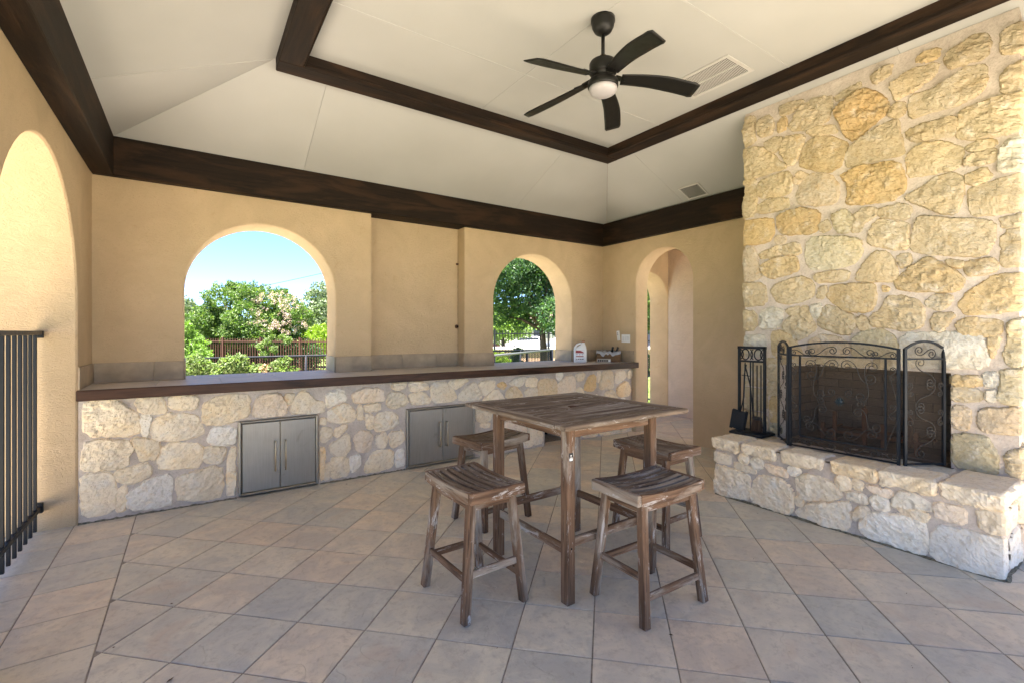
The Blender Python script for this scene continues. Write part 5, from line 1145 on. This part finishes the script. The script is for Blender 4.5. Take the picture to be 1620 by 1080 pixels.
def W(px, py, t):
    # plan position from bearing (px) and depth; used to lay out the garden
    u = (px-810)/746.5; return (t*(.5614+.8276*u), t*(.8276-.5614*u), 1.42+(527-py)/746.5*t)
rr = random.Random(11)
# crape myrtle behind the brown fence
cl = []
for px, py, r in ((330, 500, .75), (352, 478, .85), (375, 462, .55), (392, 470, .75), (420, 480, .85), (350, 520, .9), (390, 505, 1.0), (430, 508, .95), (458, 490, .75), (462, 515, .8), (318, 512, .6), (375, 530, .8), (415, 532, .8), (445, 470, .5), (340, 545, .6), (478, 500, .5), (368, 455, .35), (305, 505, .35)):
    x, y, z = W(px, py, 21.5+rr.uniform(-.8, .8)); cl.append((x, y, z, r*.92))
bl = []
for _ in range(120):
    px = rr.uniform(385, 486); py = rr.uniform(462, 530)
    if (px-440)**2/48**2+(py-498)**2/44**2 > 1: continue
    x, y, z = W(px, py, 20.6+rr.uniform(-.4, .5)); bl.append((x, y, z, rr.uniform(.07, .16)))
bx, by, _ = W(400, 527, 21.5)
tree('crape_myrtle', 'broad flowering tree with pink blossoms behind the brown picket fence', 'tree', (bx, by, GZ), 1.3, .13, cl, 44000, .105, G1, 3, 12, .5, bl)
x, y, _ = W(507, 527, 34); tree('olive_tree', 'pale grey green tree at the right edge of the large arched window', 'tree', (x, y, GZ), 2.2, .16, [(*W(px, py, 34+rr.uniform(-1, 1)), r) for px, py, r in ((500, 478, 1.1), (515, 470, 1.2), (528, 490, 1.5), (508, 500, 1.3), (490, 505, .9), (520, 520, 1.2), (540, 475, 1.3))], 9000, .20, G4, 4, 9, .45)
x, y, _ = W(500, 527, 24); tree('lime_bush', 'bright yellow green bush behind the fence at the right of the large arch', 'bush', (x, y, GZ), .3, .05, [(*W(px, py, 24+rr.uniform(-.5, .5)), r) for px, py, r in ((485, 535, .42), (497, 528, .45), (510, 526, .42), (520, 534, .5), (500, 545, .6), (484, 550, .5), (516, 552, .6))], 6500, .12, G3, 5, 4, .5)
x, y, _ = W(300, 527, 17); tree('loose_shrub', 'tall light green shrub at the left edge of the large arched window', 'shrub', (x, y, GZ), .5, .06, [(*W(px, py, 17+rr.uniform(-.5, .5)), r) for px, py, r in ((290, 530, .4), (300, 545, .45), (312, 550, .4), (288, 560, .5), (305, 568, .5), (320, 566, .35), (295, 520, .25))], 6000, .10, m_leaf('leaf_fresh', [(.12, .20, .04), (.16, .25, .06), (.09, .16, .03)], .4), 6, 5, .5)
x, y, _ = W(290, 527, 55); tree('hazy_tree', 'distant pale tree at the far left of the large arched window', 'tree', (x, y, GZ), 2.5, .2, [(*W(px, py, 55+rr.uniform(-1, 1)), r) for px, py, r in ((285, 495, 2.0), (300, 500, 1.8), (312, 510, 1.8), (296, 515, 2.0), (325, 520, 1.6))], 6000, .34, G4, 7, 7, .45)
for i, (px0, lb_) in enumerate(((345, 'dark leafy understory shrub behind the left half of the brown fence'), (410, 'dark leafy understory shrub behind the middle of the brown fence'), (465, 'dark leafy understory shrub behind the right part of the brown fence'))):
    x, y, _ = W(px0, 527, 21.8); tree('understory_shrub', lb_, 'shrub', (x, y, GZ), .3, .05, [(*W(px0+dx, py, 21.8+rr.uniform(-.4, .4)), r) for dx, py, r in ((-25, 556, .6), (-5, 550, .65), (15, 556, .6), (28, 562, .5), (0, 568, .6), (-18, 572, .55), (18, 574, .5))], 5200, .13, G2, 50+i, 5, .4, group='understory shrubs behind the brown fence')
# creepers on the chain link fence
def creeper(label, spots, n, sz, mat, seed, depth=None):
    r2 = random.Random(seed); c0 = Vector((spots[0][0], 9.78, GZ)); e = empty('creeper', c0); tag(e, label, 'creeper')
    st_ = MB()
    for x, z, r in spots: st_.tube([(x-c0.x, 0, 0), (x-c0.x+.1, .02, (z-GZ)*.6), (x-c0.x, 0, z-GZ)], .012, 5)
    st_.build('stem', BARK, e); m = MB(); leafset(m, clump_points([(x-c0.x, r2.uniform(-.12, .12), z-GZ, r, 1, .5, 1) for x, z, r in spots], n, r2, .35), sz, r2); m.build('foliage', mat, e); return e
LG = m_leaf('leaf_creeper', [(.13, .19, .06), (.20, .26, .10), (.07, .12, .03), (.24, .28, .14)], .4)
creeper('dense leafy creeper covering the left end of the chain link fence', [(-.1+.16*i, .80+.12*math.sin(i*1.7), .17) for i in range(8)]+[(-.2+.2*i, .6, .2) for i in range(6)], 4200, .065, LG, 31)
creeper('dark leafy vine hanging on the middle of the chain link fence', [(.66, .86, .12), (.70, .72, .13), (.62, .95, .08), (.68, .60, .12)], 900, .06, G1, 32)
creeper('light green leafy vine on the right half of the chain link fence', [(1.30+.13*i, .78+.08*math.sin(i*2.1), .15) for i in range(2)]+[(1.3+.15*i, .66, .13) for i in range(3)], 1000, .06, LG, 33)
creeper('sprawling pinkish twigs at the foot of the chain link fence', [(1.08, .72, .13), (1.18, .66, .12), (1.22, .80, .07)], 420, .05, m_leaf('dry_leaf', [(.35, .22, .17), (.25, .2, .1)], .3), 34)
creeper('leafy vine climbing the brown picket fence behind the chain link', [(1.95, 1.02, .12)], 10, .05, LG, 35) if False else None
e = empty('climbing_vine', W(420, 560, 18.8)); tag(e, 'pale leafy vine climbing the middle of the brown picket fence', 'vine'); r2 = random.Random(3)
m = MB(); leafset(m, clump_points([tuple(Vector(W(px, py, 18.7))-e.location)+(r,) for px, py, r in ((412, 548, .18), (424, 540, .17), (433, 552, .17), (418, 560, .2), (446, 533, .12), (455, 538, .16), (432, 533, .1))], 1500, r2, .3), .09, r2); m.build('foliage', LG, e)
# chain link fence, parallel to the counter wall
clf = empty('chain_link_fence', (8.0, 9.90, GZ)); tag(clf, 'black chain link fence crossing the yard behind the counter wall', 'fence')
blk2 = m_plain('black_coated_steel', (.006, .008, .014), .6, .0, .15)
FT = .98-GZ; xs_ = -2.0
MB().tube([(-10.5, 0, FT), (0, 0, FT)], .021, 10).build('top_rail', blk2, clf, True)
x = -.0
while x > -10.5:
    MB().tube([(x, 0, 0), (x, 0, FT+.01)], .024 if x else .05, 10).build('post', blk2, clf, True); x -= 1.026
def chain(length, H, name, mat, parent, mat4=None):
    m = MB(); p = .056; w = .0062; n = int((length+H)/p)
    for s_ in (-1, 1):
        for i in range(n):
            a = i*p
            if s_ > 0: x0, z0 = (a-H, 0) if a > H else (0, H-a); x1, z1 = min(a, length), H if a <= length else H-(a-length)
            else: x0, z0 = (a-H, H) if a > H else (0, a); x1, z1 = min(a, length), 0 if a <= length else a-length
            if abs(x1-x0) < .01: continue
            d = Vector((x1-x0, 0, z1-z0)).normalized(); q = Vector((-d.z, 0, d.x))*w/2
            k0 = len(m.v); y = .003*s_; m.v += [(-x0-q.x, y, z0+q.z), (-x0+q.x, y, z0-q.z), (-x1+q.x, y, z1-q.z), (-x1-q.x, y, z1+q.z)]; m.f.append((k0, k0+1, k0+2, k0+3))
    o = m.build(name, mat, parent); o['kind'] = 'stuff'; return o
chain(10.4, FT-.02, 'chain_mesh', blk2, clf)
cl2 = empty('chain_link_fence', (8.0, 9.90, GZ), math.atan2(9.90-7.91, 8.0-4.9)); tag(cl2, 'short black chain link run coming back from the corner post toward the counter', 'fence')
L2 = 5.2; MB().tube([(-L2, 0, FT), (0, 0, FT)], .024, 10).build('top_rail', m_plain('grey_rail', (.07, .075, .08), .4, .0), cl2, True); chain(L2, FT-.02, 'chain_mesh', blk2, cl2)
for x in (-1.8, -3.6, -5.2): MB().tube([(x, 0, 0), (x, 0, FT)], .024, 8).build('post', blk2, cl2, True)
# picket fences
def picket_fence(label, A, B, top, sp_, mat, pw_=.016, post_every=2.0, off=0.):
    A, B = Vector(A), Vector(B); L = (B-A).length; e = empty('picket_fence', (A.x, A.y, GZ), math.atan2(B.y-A.y, B.x-A.x)); tag(e, label, 'fence'); H = top-GZ
    for z in (.12, H-.12): MB().box(0, L, -.014, .014, z-.02, z+.02).build('rail', mat, e)
    pm_ = MB().box(-pw_/2, pw_/2, -pw_/2, pw_/2, .05, H); pm2 = mesh('picket', pm_.v, pm_.f, mat); n = min(280, int(L/sp_))
    for i in range(n): link('picket', pm2, e, (off+i*L/n, 0.022, 0))
    po = MB().box(-.035, .035, -.035, .035, 0, H+.05); pom = mesh('post', po.v, po.f, mat); x = .0
    while x <= L: link('post', pom, e, (x, 0, 0)); x += post_every
    return e
brn = m_plain('brown_painted_metal', (.10, .042, .032), .5, .1, .4)
a = W(296, 545, 20.5); b = W(560, 535, 18.5)
picket_fence('rust brown metal picket fence below the flowering tree', (a[0], a[1]), (b[0], b[1]), 1.20, .125, brn, .028, 1.9)
a = W(700, 521, 18.3); b = W(1060, 521, 17.2)
picket_fence('black iron picket fence seen through the smaller arched window', (a[0], a[1]), (b[0], b[1]), 1.52, .112, M['iron'], .02, 2.05)
# big shade tree outside the smaller arch
cl = []
for px, py, r in ((800, 440, .8), (822, 425, .8), (850, 430, .9), (800, 470, .75), (830, 468, .8), (860, 470, .85), (885, 450, 1.), (790, 498, .5), (822, 500, .55), (850, 498, .6), (876, 500, .7), (905, 480, 1.), (840, 400, 1.), (780, 450, .8), (870, 410, 1.), (812, 405, .8), (895, 515, .5)):
    x, y, z = W(px, py, 15+rr.uniform(-1.1, 1.1)); cl.append((x, y, z, r*.85))
x, y, _ = W(858, 527, 15)
tree('shade_tree', 'dark leafy shade tree with a thick trunk outside the smaller arched window', 'tree', (x, y, GZ), 1.95, .115, cl, 24000, .105, m_leaf('leaf_shade', [(.022, .06, .028), (.04, .09, .04), (.09, .16, .05), (.03, .07, .035)], .4), 8, 15, .45)
x, y, _ = W(795, 527, 28); tree('light_tree', 'small bright green tree behind the iron fence left in the smaller arch', 'tree', (x, y, GZ), 1.8, .12, [(*W(px, py, 28+rr.uniform(-1, 1)), r) for px, py, r in ((785, 505, 1.1), (797, 512, 1.), (808, 505, .9), (788, 522, .9), (815, 515, .8), (778, 515, 1.), (828, 520, .7))], 7000, .17, m_leaf('leaf_bright', [(.14, .22, .05), (.20, .28, .07), (.10, .18, .04)], .4), 9, 7, .45)
x, y, _ = W(789, 527, 13.6); tree('flower_bush', 'low yellow green bush at the foot of the smaller arched window', 'bush', (x, y, GZ), .2, .03, [(*W(px, py, 13.4), r) for px, py, r in ((783, 573, .2), (792, 568, .2), (800, 574, .17), (776, 566, .25))], 1600, .07, G3, 10, 3, .4)
x, y, _ = W(817, 527, 16.2); tree('round_shrub', 'dark green shrub behind the fence, left of the shade tree trunk', 'shrub', (x, y, GZ), .2, .03, [(*W(px, py, 16.2), r) for px, py, r in ((815, 565, .22), (820, 557, .18), (818, 574, .22))], 1300, .08, G2, 12, 3, .4)
# street, low wall and pale building beyond
def quad(name, pts, mat, **k_):
    o = link(name, mesh(name, pts, [tuple(range(len(pts)))], mat)); tag(o, **k_); return o
asph = m_plain('pale_asphalt', (.30, .29, .28), .9, 0, .1, .08, 2)
fwx, fwy = .5614, .8276; rx_, ry_ = .8276, -.5614
def P(t, s_, z): return (t*fwx+s_*rx_, t*fwy+s_*ry_, z)
quad('parking_lot', [P(27, -8, GZ+.004), P(27, 45, GZ+.004), P(62, 60, GZ+.004), P(62, -8, GZ+.004)], asph, label='wide pale parking lot beyond the iron picket fence', cat='parking lot', kind='structure')
def box_at(t0, t1, s0, s1, z0, z1, mb=None):
    mb = mb or MB(); v = [P(t, s_, z) for z in (z0, z1) for s_ in (s0, s1) for t in (t0, t1)]
    return mb.add(v, [(0, 2, 3, 1), (4, 5, 7, 6), (0, 1, 5, 4), (2, 6, 7, 3), (0, 4, 6, 2), (1, 3, 7, 5)])
lw_ = box_at(23.5, 23.8, -6, 14, GZ, .62).build('garden_wall', m_plain('peach_stucco', (.56, .36, .26), .9, 0, .1)); tag(lw_, 'low peach coloured garden wall behind the iron fence', 'wall')
cpz = box_at(23.42, 23.88, -6, 14, .621, .74); o = cpz.build('coping', m_plain('white_coping', (.72, .70, .68), .8), lw_)
# pale buildings far behind
def building(label, t0, t1, s0, s1, h, wallc, roofc, wins):
    e = empty('building', P(t0, (s0+s1)/2, GZ)); tag(e, label, 'building'); O = e.location
    def sub(mb): mb.v = [tuple(Vector(p)-O) for p in mb.v]; return mb
    sub(box_at(t0, t1, s0, s1, GZ, h)).build('wall', m_plain('far_wall', wallc, .9, 0, .1), e)
    r = MB(); a = [P(t0-.5, s0-.5, h), P(t0-.5, s1+.5, h), P(t1+.5, s1+.5, h), P(t1+.5, s0-.5, h), P((t0+t1)/2, s0+2, h+2), P((t0+t1)/2, s1-2, h+2)]; r.add(a, [(0, 1, 5, 4), (1, 2, 5), (2, 3, 4, 5), (3, 0, 4), (0, 3, 2, 1)]); sub(r).build('roof', m_plain('far_roof', roofc, .9, 0, .1), e)
    for w0, w1, z0, z1 in wins:
        sub(box_at(t0-.06, t0-.01, w0, w1, z0, z1)).build('window', m_plain('far_glass', (.05, .06, .08), .2, 0, .5), e)
building('long pale house across the parking lot behind the smaller arched window', 66, 76, -14, 20, 3.3, (.62, .58, .52), (.30, .24, .20), [(-6+3*i, -4.6+3*i, .8, 2.2) for i in range(8)])
building('dark grey house seen through the narrow arched doorway', 34, 44, 6.5, 17, 3.2, (.10, .105, .125), (.09, .09, .10), [(8+2.2*i, 8.9+2.2*i, .9, 1.9) for i in range(3)])
def parked_car(label, t, s_, ang, colr):
    e = empty('parked_car', P(t, s_, GZ+.004), ang); tag(e, label, 'car', 'cars in the lot beyond the iron fence')
    pr = [(-2.2, .35), (-2.25, .75), (-1.7, .88), (-1.0, 1.38), (.6, 1.42), (1.25, .95), (2.1, .85), (2.2, .4)]; n = len(pr)
    V_ = [(x, -.86*(1 if z < 1 else .82), z) for x, z in pr]+[(x, .86*(1 if z < 1 else .82), z) for x, z in pr]
    link('body', mesh('body', V_, [tuple(range(n)), tuple(range(n, 2*n))[::-1]]+[(i, n+i, n+(i+1) % n, (i+1) % n) for i in range(n)], m_plain('car_paint', colr, .25, .2, .6, .02)), e)
    gl = m_plain('car_glass', (.03, .04, .05), .1, 0, .6)
    for q in (-1, 1):
        link('side_window', mesh('side_window', [(x, q*.80, z) for x, z in ((-1.35, .95), (-.85, 1.30), (.5, 1.34), (1.0, .98))], [(0, 1, 2, 3)], gl), e)
    for x in (-1.4, 1.4):
        for y in (-.82, .82):
            MB().lathe([(0, -.1), (.3, -.1), (.33, -.08), (.33, .08), (.3, .1), (0, .1)], n=18).build('wheel', m_plain('tyre', (.02, .02, .02), .9), e, loc=(x, y, .33), rot=(R(90), 0, 0))
parked_car('dark red car parked at the far left behind the iron fence', 36, -3.0, R(-35), (.05, .01, .01)); parked_car('white car parked in the lot left of the shade tree trunk', 40, 1.6, R(-35), (.7, .7, .7)); parked_car('silver blue car parked beyond the trunk of the shade tree', 38, 4.6, R(-35), (.35, .40, .46))
# far wood closing the horizon
r3 = random.Random(21); fw2 = MB()
cl = []
for i in range(90):
    s_ = -95+i*2.4+r3.uniform(-1, 1); t = 92+r3.uniform(-6, 6); q = P(t, s_, GZ+r3.uniform(1.5, 4.0)); cl.append((*q, r3.uniform(1.8, 3.2)))
leafset(fw2, clump_points(cl, 26000, r3, .4), .75, r3); o = fw2.build('distant_wood', G2); tag(o, 'band of distant trees along the horizon', 'wood', kind='stuff')
# lawn strip by the doorway: fence and shrubs
a = W(1000, 560, 11.5); b = W(1075, 560, 11.2)
picket_fence('short black iron fence seen through the slit of the arched doorway', (a[0], a[1]), (b[0], b[1]), 1.35, .115, M['iron'], .018, 1.6)
x, y, _ = W(1034, 527, 19); tree('doorway_tree', 'leafy tree crown seen at the top of the doorway slit', 'tree', (x+1.2, y, GZ), 2.2, .14, [(*W(px, py, 19+rr.uniform(-.6, .6)), r) for px, py, r in ((1025, 470, 1.), (1035, 490, .9), (1040, 455, 1.), (1030, 508, .55), (1045, 475, 1.))], 7000, .14, G1, 14, 6, .4)
x, y, _ = W(1032, 527, 20.5); tree('dark_hedge', 'dark hedge low in the doorway slit', 'hedge', (x, y, GZ), .2, .03, [(*W(px, 583+0*px, 20.5)[:2], .05, .55) for px in (1015, 1030, 1045)], 1800, .1, G2, 15, 3, .4)
# overhead lines
for i, (a, b) in enumerate(((W(200, 494, 46), W(640, 402, 46)), (W(300, 515, 44), W(640, 428, 44)))):
    A, B = Vector(a), Vector(b); pts = [A.lerp(B, t/12)+Vector((0, 0, -.25*math.sin(math.pi*t/12))) for t in range(13)]
    e = empty('power_line', A); tag(e, ['upper black overhead line crossing the sky in the large arch', 'lower black overhead line passing above the flowering tree'][i], 'power line')
    MB().tube([p-A for p in pts], .028 if i else .02, 5).build('wire', M['dark'], e)
# grass blades near the fence
r4 = random.Random(9); g_ = MB()
for _ in range(9000):
    t = r4.uniform(8.5, 17); px = r4.uniform(1000, 1070) if r4.random() < .45 else r4.uniform(250, 900); x, y, _z = W(px, 527, t); h = r4.uniform(.04, .10); a = r4.uniform(0, 6.28); dx, dy = .006*math.cos(a), .006*math.sin(a)
    if y < 6 or (x < 7.2 and y < 6): continue
    k0 = len(g_.v); g_.v += [(x-dx, y-dy, GZ), (x+dx, y+dy, GZ), (x+r4.uniform(-.03, .03), y+r4.uniform(-.03, .03), GZ+h)]; g_.f.append((k0, k0+1, k0+2))
o = g_.build('grass', m_leaf('grass_blade', [(.09, .15, .03), (.14, .20, .05)], .3)); tag(o, 'short green grass around the yard fences', 'grass', kind='stuff')
